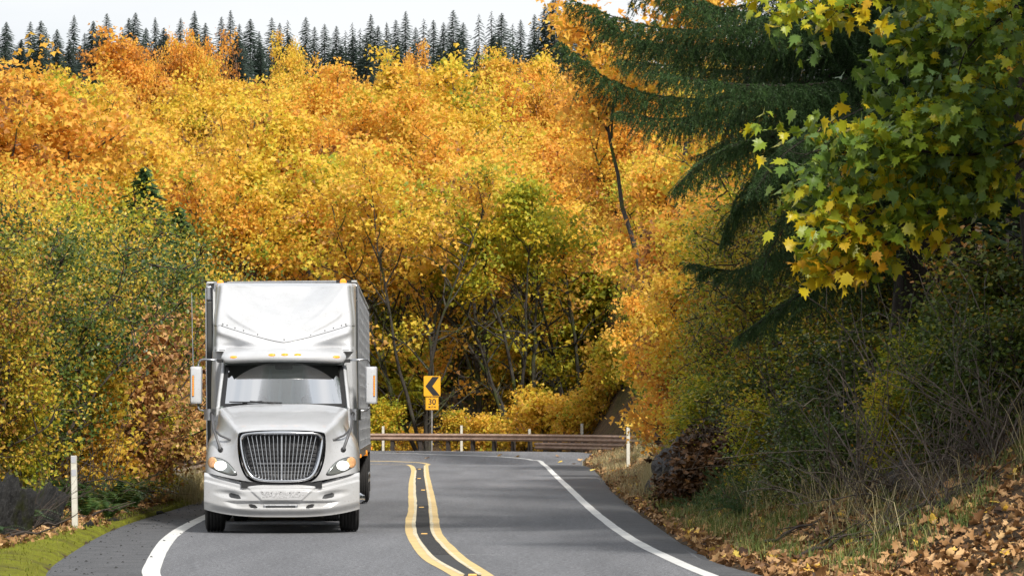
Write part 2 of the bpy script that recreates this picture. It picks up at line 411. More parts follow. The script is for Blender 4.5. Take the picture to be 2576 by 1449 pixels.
def strip(name, pts, width, mat, dz=.005, n=220, wav=0.0, label=None, seed=0):
    c = catmull(pts, n); t = np.gradient(c, axis=0); t /= np.linalg.norm(t, axis=1)[:, None]
    nrm = np.stack([t[:, 1], -t[:, 0]], 1); s = np.arange(n)
    wob = wav * (vnoise(c[:, 0], c[:, 1], 2.2, seed) )
    a = c + nrm * (wob - width / 2 + wav * .6 * vnoise(c[:, 0], c[:, 1], 1.3, seed + 1))[:, None]
    b = c + nrm * (wob + width / 2 + wav * .6 * vnoise(c[:, 0], c[:, 1], 1.1, seed + 2))[:, None]
    mid = (a + b) / 2
    v = np.stack([a, mid, b], 1); z = road_z(v[..., 0], v[..., 1]) + dz
    v = np.concatenate([v, z[..., None]], -1); i = np.arange(n - 1) * 3
    f = np.concatenate([np.stack([i + k, i + k + 1, i + k + 4, i + k + 3], 1) for k in (0, 1)])
    o = obj(name, fast_mesh(name, v.reshape(-1, 3), f), mat, road)
    if label: o['label'] = label
    return o
lw = [(-3.2, 36), (-4.04, 41.85), (-4.44, 46.35), (-4.84, 51.6), (-5.2, 57.6), (-5.40, 63), (-5.55, 70), (-5.75, 85), (-6.0, 105), (-6.5, 120), (-8.4, 130), (-14.5, 134.8), (-30, 137.2)]
strip('edge_line', lw, .21, M['white_paint'], wav=.015, label='white edge line curving past the front tyre')
rw = [(2.75, 32)] + [tuple(G(*q)) for q in (z5(500, 1330), z5(250, 1222), z3(1800, 1180), z3(1560, 1000), z3(1400, 850), z3(1300, 755), z3(1230, 690), z3(1150, 660), z3(1040, 645), z3(900, 635), z3(700, 628), z3(450, 621), z3(200, 612))]
rw += [(-12, 148.5), (-30, 151)]
strip('edge_line', rw, .17, M['white_paint'], n=320, wav=.012, label='white edge line sweeping round the outside of the bend')
def asphalt_shoulder():
    m, t = mat_new('shoulder_asphalt'); f = noise_fac(t, 30, 4, .8); c = ramp(t, f, [(.3, (.05,.051,.055)), (.5, (.105,.107,.113)), (.72, (.20,.20,.21))])
    c = mixc(t, .8, c, ramp(t, noise_fac(t, 2.2, 6, .65), [(.35, (.7,.7,.7)), (.7, (1.2,1.2,1.2))]), 'MULTIPLY'); out(t, princ(t, c, .85, 0, .3, normal=bump(t, f, .5, .01))); return m
M['asphalt_shoulder'] = asphalt_shoulder()
for ln_, ed_, y0_, y1_ in ((catmull(lw, 400), LEFT_EDGE, 37, 118), (catmull(rw[:10], 400), RIGHT_EDGE, 34, 138)):
    ys_ = np.linspace(y0_, y1_, 260); k1, k2 = np.argsort(ln_[:, 1]), np.argsort(ed_[:, 1]); kk = (ed_[k2, 1] > 20) & (ed_[k2, 1] < 141)
    xa, xb = np.interp(ys_, ln_[k1, 1], ln_[k1, 0]), np.interp(ys_, ed_[k2, 1][kk], ed_[k2, 0][kk])
    sg_ = np.sign(xb - xa); xm_ = xb - sg_ * .21
    q = np.stack([np.column_stack([a_, ys_, road_z(xa, ys_) + z_]) for a_, z_ in ((xa, .0022), ((xa + xm_) / 2, .0022), (xm_, .003), (xb - sg_ * .02, -.036))], 1); i = np.arange(259) * 4
    obj('shoulder', fast_mesh('shoulder', q.reshape(-1, 3), np.concatenate([np.stack([i + k, i + k + 1, i + k + 5, i + k + 4], 1) for k in (0, 1, 2)])), M['asphalt_shoulder'], road)
yl = [(2.2, 30)] + [tuple(G(*z3(*q))) for q in ((640, 1440), (450, 1330), (355, 1215), (322, 1130), (326, 1050), (338, 980), (332, 880), (335, 800), (345, 730))]
yl[0] = tuple(np.array(yl[1]) + (np.array(yl[1]) - np.array(yl[2])) * 1.6)
yl += [(-3.75, 136.5), (-4.2, 138.7), (-6, 139.4), (-12, 139.8), (-30, 141.5)]
yr = [(2.7, 30)] + [tuple(G(*z3(*q))) for q in ((830, 1440), (655, 1320), (515, 1180), (488, 1090), (478, 1000), (462, 900), (445, 820), (432, 750), (430, 700))]
yr[0] = tuple(np.array(yr[1]) + (np.array(yr[1]) - np.array(yr[2])) * 1.6)
yr += [(-3.2, 139.8), (-4.0, 141.2), (-6, 141.7), (-12, 142), (-30, 143.5)]
strip('center_line', yl, .165, M['yellow_paint'], n=320, wav=.014, seed=3, label='yellow centre line nearer the truck')
strip('center_line', yr, .165, M['yellow_paint'], n=320, wav=.014, seed=8, label='yellow centre line farther from the truck')
strip('paint_edge', [tuple(np.array(p) + (.065, 0)) for p in yl[1:10]], .06, M['cream_paint'], dz=.0085, n=200, wav=.02, seed=13)
strip('paint_edge', [tuple(np.array(p) + (-.05, 0)) for p in yr[1:10]], .05, M['cream_paint'], dz=.0085, n=200, wav=.02, seed=17)
mid = [tuple((np.array(a) + np.array(b)) / 2) for a, b in zip(yl[:10], yr[:10])]
strip('rumble_strip', mid, .27, M['rumble'], dz=.003, n=200, label='dark milled strip between the yellow lines')
mc = catmull(mid, 400); g = MB(); tt = np.gradient(mc, axis=0)
for k in range(60, 400, 1):
    c = mc[k]; 
    if c[1] < 38 or c[1] > 75: continue
    g.box((c[0] - .11, c[1] - .06, .003), (c[0] + .11, c[1] + .05, .012))
rb = g.obj('milled_ridges', M['rumble'], road); rb['kind'] = 'stuff'
M['marker'] = simple('amber_road_marker', (.75, .45, .12), .35, var=.2)
M['marker_base'] = simple('marker_recess', (.02, .02, .02), .7)
for q in ((745, 1446), (417, 1166), (398, 985), (410, 866), (383, 787), (384, 723)):
    c = G(*z3(*q)); mb = MB(); mb.add([(-.05,-.05,0),(.05,-.05,0),(.05,.05,0),(-.05,.05,0),(-.045,-.02,.018),(.045,-.02,.018),(.045,.02,.018),(-.045,.02,.018)], [(0,1,5,4),(1,2,6,5),(2,3,7,6),(3,0,4,7),(4,5,6,7)])
    rs = mb.obj('road_stud', M['marker'], road, loc=(c[0], c[1], float(road_z(c[0], c[1])) + .006))
    s2 = MB().box((-.10, -.2, -.002), (.10, .12, .0)).obj('stud_recess', M['marker_base'], rs)
# scrape mark across the lane and a few stones on it
c = G(*z3(740, 1303)); strip('scrape_mark', [tuple(c + (-.28, .03)), tuple(c), tuple(c + (.42, -.12))], .028, M['white_paint'], dz=.004, n=12, wav=.02, seed=5)
# moss strip along the pavement
def moss_mat():
    m, t = mat_new('roadside_moss'); f = noise_fac(t, 1.3, 7, .7)
    c = ramp(t, f, [(.3, (.10,.09,.035)), (.45, (.17,.17,.02)), (.6, (.23,.25,.018)), (.8, (.33,.29,.06))])
    c = mixc(t, ramp(t, noise_fac(t, 30, 3), [(.3, (.55,.55,.55)), (.6, (1, 1, 1))]), (.04,.035,.02), c)
    out(t, princ(t, c, .95, 0, .1, normal=bump(t, noise_fac(t, 40, 4), .9, .02))); return m
M['moss'] = moss_mat()
le = LEFT_EDGE[(LEFT_EDGE[:, 1] > 30) & (LEFT_EDGE[:, 1] < 100)]; le = catmull(le, 200)
tn = np.gradient(le, axis=0); tn /= np.linalg.norm(tn, axis=1)[:, None]; nl = np.stack([-tn[:, 1], tn[:, 0]], 1)
wm = np.interp(le[:, 1], [30, 41, 50, 58, 64, 72, 84, 100], [1.5, 1.35, .95, .45, .22, .12, .5, .3])
A = np.zeros((200, 9, 3))
for k in range(9):
    q = le + nl * (wm * (k / 8) * (1 + .35 * vnoise(le[:, 0], le[:, 1], 1.4, 6)) - .05)[:, None]
    A[:, k, :2] = q; A[:, k, 2] = np.maximum(terrain(q[:, 0], q[:, 1]), -.02) + .045 * math.sin(math.pi * min(1, k / 8 + .08)) + .012 + .02 * vnoise(q[:, 0], q[:, 1], .2, 5)
A[:, 8, 2] -= .09; A[:, 0, 2] = -.03
ii, jj = np.meshgrid(np.arange(199), np.arange(8), indexing='ij'); idx = (ii * 9 + jj).ravel()
mo = obj('moss_verge', fast_mesh('moss_verge', A.reshape(-1, 3), np.stack([idx, idx + 1, idx + 10, idx + 9], 1), smooth=True), M['moss'])
tagp(mo, 'bright green moss verge along the near pavement edge', 'moss', kind='stuff')
# ------------------------------------------------------------------ truck materials
def truck_paint():
    m, t = mat_new('white_truck_paint')
    f = noise_fac(t, 2.6, 6, .65); c = ramp(t, f, [(.3, (.47,.48,.495)), (.6, (.535,.545,.565))])
    sp = noise_fac(t, 55, 2, .5); c = mixc(t, ramp(t, sp, [(.675, (0,0,0)), (.71, (.8,.8,.8))]), c, (.25,.22,.18))
    tcn = N(t, 'ShaderNodeTexCoord'); sx = N(t, 'ShaderNodeSeparateXYZ'); t.links.new(tcn.outputs['Object'], sx.inputs[0])
    mr = N(t, 'ShaderNodeMapRange'); mr.inputs[1].default_value = .25; mr.inputs[2].default_value = 1.0; mr.inputs[3].default_value = .55; mr.inputs[4].default_value = 0
    t.links.new(sx.outputs['Z'], mr.inputs[0])
    d = N(t, 'ShaderNodeMath', operation='MULTIPLY'); t.links.new(mr.outputs[0], d.inputs[0]); t.links.new(noise_fac(t, 7, 7, .7), d.inputs[1])
    c = mixc(t, d.outputs[0], c, (.36,.33,.28))          # road film on the lower panels
    out(t, princ(t, c, .32, 0, .5, coat=.6)); return m
M['tpaint'] = truck_paint()
M['chrome'] = simple('chrome', (.72, .73, .75), .13, 1.0, var=.08, vscale=5)
M['steel'] = simple('brushed_steel', (.50, .51, .53), .28, 1.0, var=.15, vscale=9)
M['black'] = simple('black_plastic', (.018, .018, .019), .5)
M['greyarm'] = simple('grey_mirror_arm', (.10, .10, .105), .45)
M['gdark'] = simple('radiator_core', (.03, .031, .034), .55, var=.5, vscale=9)
M['rubber'] = simple('tyre_rubber', (.022, .021, .021), .85, var=.3, vscale=7, bumps=.3)
M['alu'] = simple('polished_aluminium', (.6, .6, .61), .3, 1.0)
M['amber'] = simple('amber_lens', (.85, .28, .02), .25, emit=(1, .32, .03), emit_s=.55)
M['lamp'] = simple('lit_headlamp', (.95, .96, 1), .2, emit=(1, .97, .90), emit_s=2.2)
M['lamp_house'] = simple('headlamp_reflector', (.35, .37, .36), .18, .6)
M['lens_amber'] = simple('turn_signal_reflector', (.80, .42, .20), .3, var=.3, vscale=30)
M['perf'] = simple('perforated_grey_panel', (.42, .42, .43), .6, var=.45, vscale=45)
M['trailer_skin'] = simple('trailer_aluminium_skin', (.52, .52, .50), .35, .55, var=.22, vscale=3)
M['trailer_white'] = simple('trailer_white_panel', (.60, .61, .61), .5, var=.18, vscale=2)
M['trailer_dark'] = simple('trailer_dark_trim', (.05, .052, .05), .6)  # even near-black finish of the front corner posts
M['chassis'] = simple('chassis_black', (.015, .015, .016), .7, var=.3)
M['curtain'] = simple('pale_cab_curtain', (.62, .66, .72), .9, var=.12, vscale=5)
M['interior'] = simple('dark_cab_interior', (.035, .042, .042), .8)
M['dash'] = simple('grey_dashboard', (.16, .18, .18), .7)
def glass_mat(name, tint, refl=.16):
    m, t = mat_new(name)
    tr = N(t, 'ShaderNodeBsdfTransparent'); tr.inputs[0].default_value = (*tint, 1)
    gl = N(t, 'ShaderNodeBsdfGlossy'); gl.inputs['Roughness'].default_value = .03
    fr = N(t, 'ShaderNodeFresnel'); fr.inputs[0].default_value = 1.5
    ad = N(t, 'ShaderNodeMath', operation='ADD', use_clamp=True); ad.inputs[1].default_value = refl; t.links.new(fr.outputs[0], ad.inputs[0])
    ms = N(t, 'ShaderNodeMixShader'); t.links.new(ad.outputs[0], ms.inputs[0]); t.links.new(tr.outputs[0], ms.inputs[1]); t.links.new(gl.outputs[0], ms.inputs[2])
    out(t, ms.outputs[0]); return m
M['glass'] = glass_mat('windscreen_glass', (.72, .82, .78), .10)
M['lens'] = glass_mat('clear_lamp_lens', (.92, .95, .94), .08)

def zt(zx, zy, D=57.2):
    s = 10032.0 / D
    return ((480 + zx / 3.5345) - 757) / s, 1.8 + (74 - zy / 3.5345) / s
def zu(zx, zy, D=60):
    s = 10032.0 / D
    return ((480 + zx / 3.7155) - 758) / s, 1.8 + (384 - zy / 3.7155) / s

# ------------------------------------------------------------------ tractor
TX, TD, TH = (709 - CXP) / FPX * 57.0, 57.0, R(2.9)
truck = empty('semi_truck', (TX, TD, 0.005), TH, 'white semi truck with chrome grille and lit headlights driving towards the viewer', 'truck')
# hood and fenders: loops run from the grille outline outwards and back
loops = [
 [(0,.10,1.585),(.42,.10,1.582),(.665,.11,1.545),(.685,.10,1.36),(.66,.08,1.12),(.60,.06,.93),(.52,.05,.83),(.44,.05,.79)],
 [(0,.20,1.615),(.43,.20,1.612),(.70,.22,1.575),(.735,.17,1.375),(.745,.15,1.17),(.72,.12,1.01),(.68,.10,.885),(.62,.09,.815)],
 [(0,.60,1.715),(.46,.60,1.71),(.77,.62,1.66),(.84,.46,1.43),(.93,.36,1.28),(.97,.30,1.11),(.955,.25,.965),(.93,.22,.875)],
 [(0,1.15,1.83),(.52,1.15,1.825),(.87,1.15,1.76),(.93,.95,1.53),(1.04,.72,1.43),(1.13,.56,1.25),(1.165,.46,1.05),(1.165,.42,.93)],
 [(0,1.75,1.935),(.58,1.75,1.93),(.97,1.75,1.86),(.99,1.5,1.59),(1.09,1.25,1.50),(1.18,1.1,1.36),(1.205,1.0,1.1),(1.205,.95,.96)],
 [(0,2.2,2.0),(.62,2.2,1.99),(1.03,2.2,1.92),(1.03,2.1,1.62),(1.12,2.1,1.52),(1.2,2.1,1.38),(1.215,2.1,1.1),(1.215,2.1,.9)]]
full = np.array([[(-x, y, z) for x, y, z in l[:0:-1]] + l for l in loops])
hb = MB().grid(full); hood = hb.obj('hood', M['tpaint'], truck, smooth=True, subsurf=3)
me = hood.data; bm = bmesh.new(); bm.from_mesh(me)
cl = bm.edges.layers.float.new('crease_edge')
key = {(round(x, 3), round(y, 3), round(z, 3)) for l in loops for x, y, z in (l[2],)} | {(round(-x, 3), round(y, 3), round(z, 3)) for l in loops for x, y, z in (l[2],)}
for e in bm.edges:
    if all((round(v.co.x, 3), round(v.co.y, 3), round(v.co.z, 3)) in key for v in e.verts): e[cl] = .45
    elif e.is_boundary: e[cl] = .8
bm.to_mesh(me); bm.free()
bpy.context.view_layer.update()
dg = bpy.context.evaluated_depsgraph_get()
HB = BVHTree.FromObject(hood, dg)
def hy(bvh, x, z, default=.3):
    h = bvh.ray_cast(Vector((x, -3, z)), Vector((0, 1, 0)))
    return h[0].y if h[0] is not None else default
def decal(bvh, outline, off=.008, dome=0.0, rings=4, thick=.03, default=.3):
    o = np.array(outline, float); c = o.mean(0); mb = MB(); n = len(o)
    ys = [hy(bvh, *c, default)]; A = np.zeros((rings + 2, n, 3)); last = ys[0]
    for r in range(rings + 1):
        s = max(r / rings, .02)
        for j in range(n):
            q = c + (o[j] - c) * s; y = hy(bvh, q[0], q[1], last)
            A[r, j] = (q[0], y - off - dome * (1 - s * s), q[1])
    A[rings + 1] = A[rings]; A[rings + 1, :, 1] += thick
    mb.grid(A, closed_v=True); mb.f.append(tuple(range(n)))
    return mb
def mir(o, s): return [(x * s, z) for x, z in (o if s > 0 else o[::-1])]
def smooth_loop(pts, n=36):
    p = np.array(pts, float); k = len(p); o = []
    for i in range(k):
        a, b, c, d = p[i - 1], p[i], p[(i + 1) % k], p[(i + 2) % k]
        for t in np.linspace(0, 1, max(2, n // k), endpoint=False):
            o.append(.5 * ((2 * b) + (-a + c) * t + (2 * a - 5 * b + 4 * c - d) * t * t + (-a + 3 * b - 3 * c + d) * t ** 3))
    return [tuple(q) for q in o]
hl = [zt(*q) for q in ((268, 700), (285, 668), (335, 660), (400, 672), (460, 702), (510, 752), (549, 812), (495, 818), (430, 803), (365, 782), (312, 757), (280, 728))]
hl = [(-x, z) for x, z in hl]      # as the far-x side
for s in (1, -1):
    q = smooth_loop(mir(hl, s)); cx_, cz_ = np.mean(q, 0)
    bez = [(cx_ + (x - cx_) * 1.06, cz_ + (z - cz_) * 1.10) for x, z in q]
    hd = decal(HB, bez, .004, 0, 4).obj('headlight', M['black'], truck, smooth=False)
    decal(HB, q, .008, .0, 5).obj('reflector_bowl', M['lamp_house'], hd, smooth=True)
    ex, ez = [v for v in zt(395, 733)]; ex = -ex * s
    circ = [(ex + .095 * math.cos(a) * 1.0, ez + .072 * math.sin(a)) for a in np.linspace(0, 2 * math.pi, 24, endpoint=False)]
    decal(HB, circ, .013, .012, 4).obj('lit_bulb', M['lamp'], hd, smooth=True)
    ax, az = zt(315, 705); ax = -ax * s
    am = [(ax + .075 * math.cos(a), az + .085 * math.sin(a)) for a in np.linspace(0, 2 * math.pi, 16, endpoint=False)]
    decal(HB, am, .011, .004, 3).obj('turn_signal', M['lens_amber'], hd, smooth=True)
# grille
def gz(dx, zy): return dx / 1416.8, 1.652 - zy / 1416.8
go = [gz(*q) for q in ((0, 98), (400, 100), (720, 112), (880, 135), (948, 195), (968, 280), (955, 480), (915, 720), (850, 960), (760, 1110), (640, 1190), (420, 1232), (0, 1243))]
gi = [gz(*q) for q in ((0, 225), (400, 226), (700, 230), (775, 248), (808, 300), (815, 370), (795, 480), (755, 690), (695, 900), (610, 1045), (520, 1105), (380, 1140), (0, 1150))]
def loop_full(h): return [(x, z) for x, z in h] + [(-x, z) for x, z in h[-2:0:-1]]
GO, GI = np.array(loop_full(go)), np.array(loop_full(gi))
lean = lambda z: .06 * (z - .8) + .015
def ring(mixf, dy):
    q = GI + (GO - GI) * mixf; return np.stack([q[:, 0], dy + lean(q[:, 1]) + .10 * (np.abs(q[:, 0]) / .68) ** 2, q[:, 1]], 1)
gr = empty('grille', parent=truck)
RA = np.stack([ring(1.04, .15), ring(1.0, .06), ring(.9, .015), ring(.62, -.012), ring(.30, 0.0), ring(.22, .03), ring(.0, .045), ring(-.05, .12)])
MB().grid(RA, closed_v=True).obj('surround', M['chrome'], gr, smooth=True, subsurf=1)
bk = ring(.1, .16); bm_ = MB(); bm_.add(bk, [tuple(range(len(bk)))]); bm_.obj('radiator_panel', M['gdark'], gr)
for k in range(10):   # fins of the radiator core
    zf = .86 + .066 * k; xf = .50 + .05 * (k / 9)
    MB().box((-xf, .175 + lean(zf), zf), (xf, .185 + lean(zf), zf + .012)).obj('core_fin', M['black'], gr)
inner = GI[:13]
for k in range(-8, 9):
    xt, xb = k * .0655, k * .0655 * .745
    zt_ = float(np.interp(abs(xt), inner[:6, 0], inner[:6, 1])); zb_ = float(np.interp(abs(xb), inner[::-1][:7, 0], inner[::-1][:7, 1]))
    wd = .011 if k == 0 else .0040
    yb = lambda x, z: .055 + lean(z) + .10 * (abs(x) / .68) ** 2
    b = MB(); b.add([(xt-wd,yb(xt,zt_),zt_),(xt+wd,yb(xt,zt_),zt_),(xb+wd,yb(xb,zb_),zb_),(xb-wd,yb(xb,zb_),zb_),
                     (xt-wd,yb(xt,zt_)+.016,zt_),(xt+wd,yb(xt,zt_)+.016,zt_),(xb+wd,yb(xb,zb_)+.016,zb_),(xb-wd,yb(xb,zb_)+.016,zb_)],
                    [(0,1,2,3),(0,4,5,1),(1,5,6,2),(2,6,7,3),(3,7,4,0)])
    b.obj('grille_bar', M['steel'], gr)
MB().box((-.37, .11, 1.066), (.42, .125, 1.076)).obj('cross_rod', M['steel'], gr)
# bumper
xs = np.linspace(-1.2, 1.2, 181); vs_ = np.linspace(0, 1, 73)
Xg, Vg = np.meshgrid(xs, vs_, indexing='ij'); ax_ = np.abs(Xg)
ztop = .762 + .165 * np.clip((ax_ - .55) / .62, 0, 1); zbot = .25 + .10 * (ax_ / 1.15) ** 3
Zg = zbot + (ztop - zbot) * Vg
Yg = .03 + .40 * (ax_ / 1.2) ** 2.6 + .03 * (1 - sstep(.0, .25, Vg)) * 3 + .05 * sstep(.9, 1, Vg)
zl_ = ztop - .135 + .03 * (1 - ax_ / 1.2)
Yg += .045 * sstep(-.004, .028, Zg - zl_)
tr_edge = .30 + (.70 - .50) * 1.1 * np.clip((Zg - .50) / .20, 0, 1.2)
Yg -= .022 * sstep(.012, -.012, ax_ - tr_edge) * sstep(.49, .52, Zg)
fogc = sstep(.30, .0, np.sqrt(((ax_ - .80) / 1.0) ** 2 + ((Zg - .595 - .12 * (ax_ - .75)) / .26) ** 2) - .0)
Yg += .045 * fogc
low = sstep(.385, .405, Zg) * sstep(.505, .475, Zg) * sstep(.92, .72, ax_ + (.48 - Zg) * 1.5)
Yg += .05 * low
Ba = np.stack([Xg, Yg, Zg], -1)
Bk = Ba[:, :1].copy(); Bk[..., 1] += .18; Bt = Ba[:, -1:].copy(); Bt[..., 1] += .18
Ba = np.concatenate([Bk, Ba, Bt], 1)
e0 = Ba[:1].copy(); e0[..., 1] += .16; e0[..., 0] = -1.19; e1 = Ba[-1:].copy(); e1[..., 1] += .16; e1[..., 0] = 1.19
Ba = np.concatenate([e0, Ba, e1], 0)
bump_o = MB().grid(Ba).obj('bumper', M['tpaint'], truck, smooth=True)
bpy.context.view_layer.update(); BB = BVHTree.FromObject(bump_o, bpy.context.evaluated_depsgraph_get())
def rrect(pts, n=24): return smooth_loop(pts, n)
pl = [zt(690, 968), zt(800, 968), zt(970, 972), zt(1140, 968), zt(1252, 966), zt(1230, 1005), zt(1160, 1036), zt(970, 1040), zt(780, 1036), zt(710, 1003)]
decal(BB, pl, .004, 0, 3, .02).obj('perforated_panel', M['perf'], bump_o)
for k in range(-2, 3):
    cx0, cz0 = zt(970 + k * 88, 992 if k % 2 else 985)
    decal(BB, [(cx0 + .008 * math.cos(a), cz0 + .008 * math.sin(a)) for a in np.linspace(0, 6.28, 8, endpoint=False)], .008, 0, 1, .012).obj('bolt_hole', M['black'], bump_o)
fog = [zt(478, 1000), zt(500, 992), zt(570, 1008), zt(588, 1030), zt(592, 1044), zt(560, 1046), zt(500, 1036), zt(482, 1025)]
tow = [zt(665, 1100), zt(690, 1096), zt(728, 1105), zt(750, 1128), zt(748, 1140), zt(715, 1140), zt(680, 1128)]
for s in (1, -1):
    decal(BB, mir([(-x, z) for x, z in fog], s), .006, .004, 3, .02).obj('fog_lamp', M['gdark'], bump_o)
    decal(BB, mir([(-x, z) for x, z in tow], s), .004, 0, 3, .02).obj('tow_hole', M['black'], bump_o)
x0, z0 = zt(808, 1148); x1, z1 = zt(1132, 1102)
yb0 = hy(BB, 0, .44) - .004
MB().box((x0, yb0 - .012, z0), (x1, yb0 + .02, z1)).obj('plate_holder', M['steel'], bump_o, bevel=.006)
MB().box((x0 + .035, yb0 - .016, z0 + .018), (x1 - .035, yb0 + .0, z1 - .018)).obj('plate_slot', M['gdark'], bump_o)
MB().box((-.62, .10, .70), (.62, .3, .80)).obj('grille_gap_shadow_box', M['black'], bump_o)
# cab shell
def sweep_arr(secs): return np.array(secs)
visor = []
for u in np.linspace(-1, 1, 33):
    e = 1 - .55 * max(0, (abs(u) - .93) / .07) ** 2
    x = u * 1.0; yb = 2.42 + .30 * u * u; dz = -.035 * u * u
    cz = 2.75
    sec = [(x, yb + .32, 2.66 + dz), (x, yb + .10, 2.665 + dz), (x, yb + .02, 2.69 + dz), (x, yb, 2.74 + dz), (x, yb + .05, 2.80 + dz), (x, yb + .22, 2.855 + dz), (x * .99, 3.35, 2.93)]
    visor.append([(a, b + .16 * (1 - e), cz + (c - cz) * e) for a, b, c in sec])
vo = MB().grid(np.array(visor)).obj('roof_visor', M['tpaint'], truck, smooth=True)
bpy.context.view_layer.update(); VB = BVHTree.FromObject(vo, bpy.context.evaluated_depsgraph_get())
for zx, zy in ((530, 835), (916, 815), (1045, 812), (1175, 814), (1563, 833)):
    cx0, cz0 = zu(zx, zy, 59.5)
    decal(VB, [(cx0 + .058 * math.cos(a), cz0 + .022 * math.sin(a)) for a in np.linspace(0, 2 * math.pi, 16, endpoint=False)], .004, .02, 3, .02).obj('marker_light', M['amber'], truck, smooth=True)
def wsp(u, v, off=0): return (u * (1.005 - .065 * v), 2.13 + .60 * v + .33 * u * u - off, 1.955 + .73 * v)
def wgrid(u0, u1, v0, v1, n=16, m=6, off=0): return np.array([[wsp(u, v, off) for v in np.linspace(v0, v1, m)] for u in np.linspace(u0, u1, n)])
ws = MB().grid(wgrid(-.93, .93, .06, .97)).obj('windshield', M['glass'], truck, smooth=True)
fr_ = MB()
for a in ((-1, -.93, 0, 1.02), (.93, 1, 0, 1.02)): fr_.grid(wgrid(*a, 3, 8, -.004))
fr_.grid(wgrid(-.95, .95, -.02, .07, 16, 3, -.004)); fr_.grid(wgrid(-.95, .95, .955, 1.04, 16, 3, -.004))
fr_.obj('windshield_seal', M['black'], ws, smooth=True)
for s in (1, -1):
    pill = [(s * 1.045, 2.46, 1.80), (s * 1.035, 2.50, 2.0), (s * .995, 2.78, 2.35), (s * .965, 3.05, 2.68)]
    A = np.array([[(x + dx * s, y + dy, z) for dx, dy in ((-.03, -.05), (.035, -.02), (.05, .10), (-.02, .08))] for x, y, z in pill])
    MB().grid(A, closed_v=True).obj('windshield_pillar', M['tpaint'], truck, smooth=True, subsurf=1)
    d = MB().box((s * 1.02 if s > 0 else s * 1.07, 2.3, .95), (s * 1.07 if s > 0 else s * 1.02, 3.45, 1.95)).obj('door', M['tpaint'], truck, bevel=.02)
    MB().box((min(s * 1.07, s * 1.10), 3.2, 1.5), (max(s * 1.07, s * 1.10), 3.35, 1.56)).obj('door_handle', M['chrome'], d)
    g = MB(); g.add([(s * 1.03, 2.55, 1.96), (s * 1.03, 3.4, 1.96), (s * .97, 3.4, 2.66), (s * .97, 3.08, 2.66)], [(0, 1, 2, 3)]); g.obj('side_window', M['glass'], d)
    MB().box((min(s * .98, s * 1.06), 3.38, .95), (max(s * .98, s * 1.06), 3.55, 2.85)).obj('door_pillar', M['tpaint'], truck, bevel=.02)
# interior
it = empty('cab_interior', parent=truck)
cu = np.array([[(x, 3.42 + .035 * math.sin(x * 34) + .02 * math.sin(x * 13 + 1), z) for z in np.linspace(1.3, 2.66, 5)] for x in np.linspace(-.80, .74, 120)])
MB().grid(cu).obj('curtain', M['curtain'], it, smooth=True)
MB().box((-1.02, 3.47, 1.0), (1.02, 3.5, 2.9)).obj('rear_wall', M['interior'], it)
MB().box((-1.0, 2.45, 1.55), (1.0, 2.95, 1.93)).obj('dashboard', M['dash'], it, bevel=.05)
MB().box((-.95, 2.72, 2.62), (.95, 3.3, 2.68)).obj('headliner', M['interior'], it)
for s in (1, -1):
    MB().box((s * .52 - .25, 3.0, 1.3), (s * .52 + .25, 3.4, 1.45)).box((s * .52 - .24, 3.26, 1.45), (s * .52 + .24, 3.38, 2.12)).box((s * .52 - .13, 3.28, 2.14), (s * .52 + .13, 3.36, 2.32)).obj('seat', M['interior'], it, bevel=.04)
tor = np.array([[(.52 + (.22 + .016 * math.cos(b)) * math.cos(a), 2.98 + .1 * math.sin(a) + .016 * math.sin(b), 1.98 + (.22 + .016 * math.cos(b)) * math.sin(a) * .85) for b in np.linspace(0, 6.283, 6, endpoint=False)] for a in np.linspace(0, 6.283, 28, endpoint=False)])
MB().grid(tor, True, True).obj('steering_wheel', M['black'], it, smooth=True)
MB().box((-.14, 2.78, 2.55), (.14, 2.86, 2.63)).obj('sensor_pod', M['black'], it, bevel=.02)
# wipers
for xa, xb, sx in ((-.86, -.20, -.28), (.02, .65, .55)):
    mid_ = (xa + xb) / 2
    wp = lambda x, dz: (x, wsp(x, .08)[1] - .03, 1.99 + dz)
    wi = MB().tube([wp(xa, .035 if xa < -.5 else .02), wp(mid_, .03), wp(xb, .025)], .011, 6).obj('wiper', M['black'], truck)
    MB().tube([wp(mid_, .045), wp((mid_ + sx) / 2 + .1, .03), wp(sx + .25, -.02)], .010, 6).obj('wiper_arm', M['black'], wi)
# sleeper body and sculpted roof fairing
sb_ = []
for z, wx, y0 in ((.62, 1.17, 3.62), (.9, 1.19, 3.56), (1.6, 1.20, 3.50), (2.4, 1.19, 3.42), (2.84, 1.175, 3.36), (2.93, 1.16, 3.36)):
    sb_.append([(-wx, 5.45, z), (-wx, y0 + .35, z), (-wx * .985, y0 + .10, z), (-wx * .93, y0, z), (-.9, y0 - .03, z), (.9, y0 - .03, z), (wx * .93, y0, z), (wx * .985, y0 + .10, z), (wx, y0 + .35, z), (wx, 5.45, z)])
sl_ = MB().grid(np.array(sb_)); sl_.box((-1.15, 5.40, .7), (1.15, 5.44, 3.9))
sl_.obj('sleeper', M['tpaint'], truck, smooth=False, auto=35)
us = np.linspace(-1, 1, 141); ts = np.linspace(0, 1, 80)
Ug, Tg = np.meshgrid(us, ts, indexing='ij'); zf = 2.845 + 1.15 * Tg
wz = 1.165 - .055 * sstep(.35, 1, Tg); Xf = Ug * wz; af = np.abs(Xf)
yo = 3.06 + .86 * Tg + .10 * Tg ** 2 + .16 * (af / 1.15) ** 2
bound = .98 * np.sqrt(np.clip((Tg - .30) / .62, 0, None)); bound = np.minimum(bound, .985)
inb = np.clip((bound - af), 0, None)
yi = .70 * sstep(0, .62, inb) * sstep(.28, 1.0, Tg) + .05 * sstep(0, .10, inb) * sstep(.28, .5, Tg)
yf = yo + yi
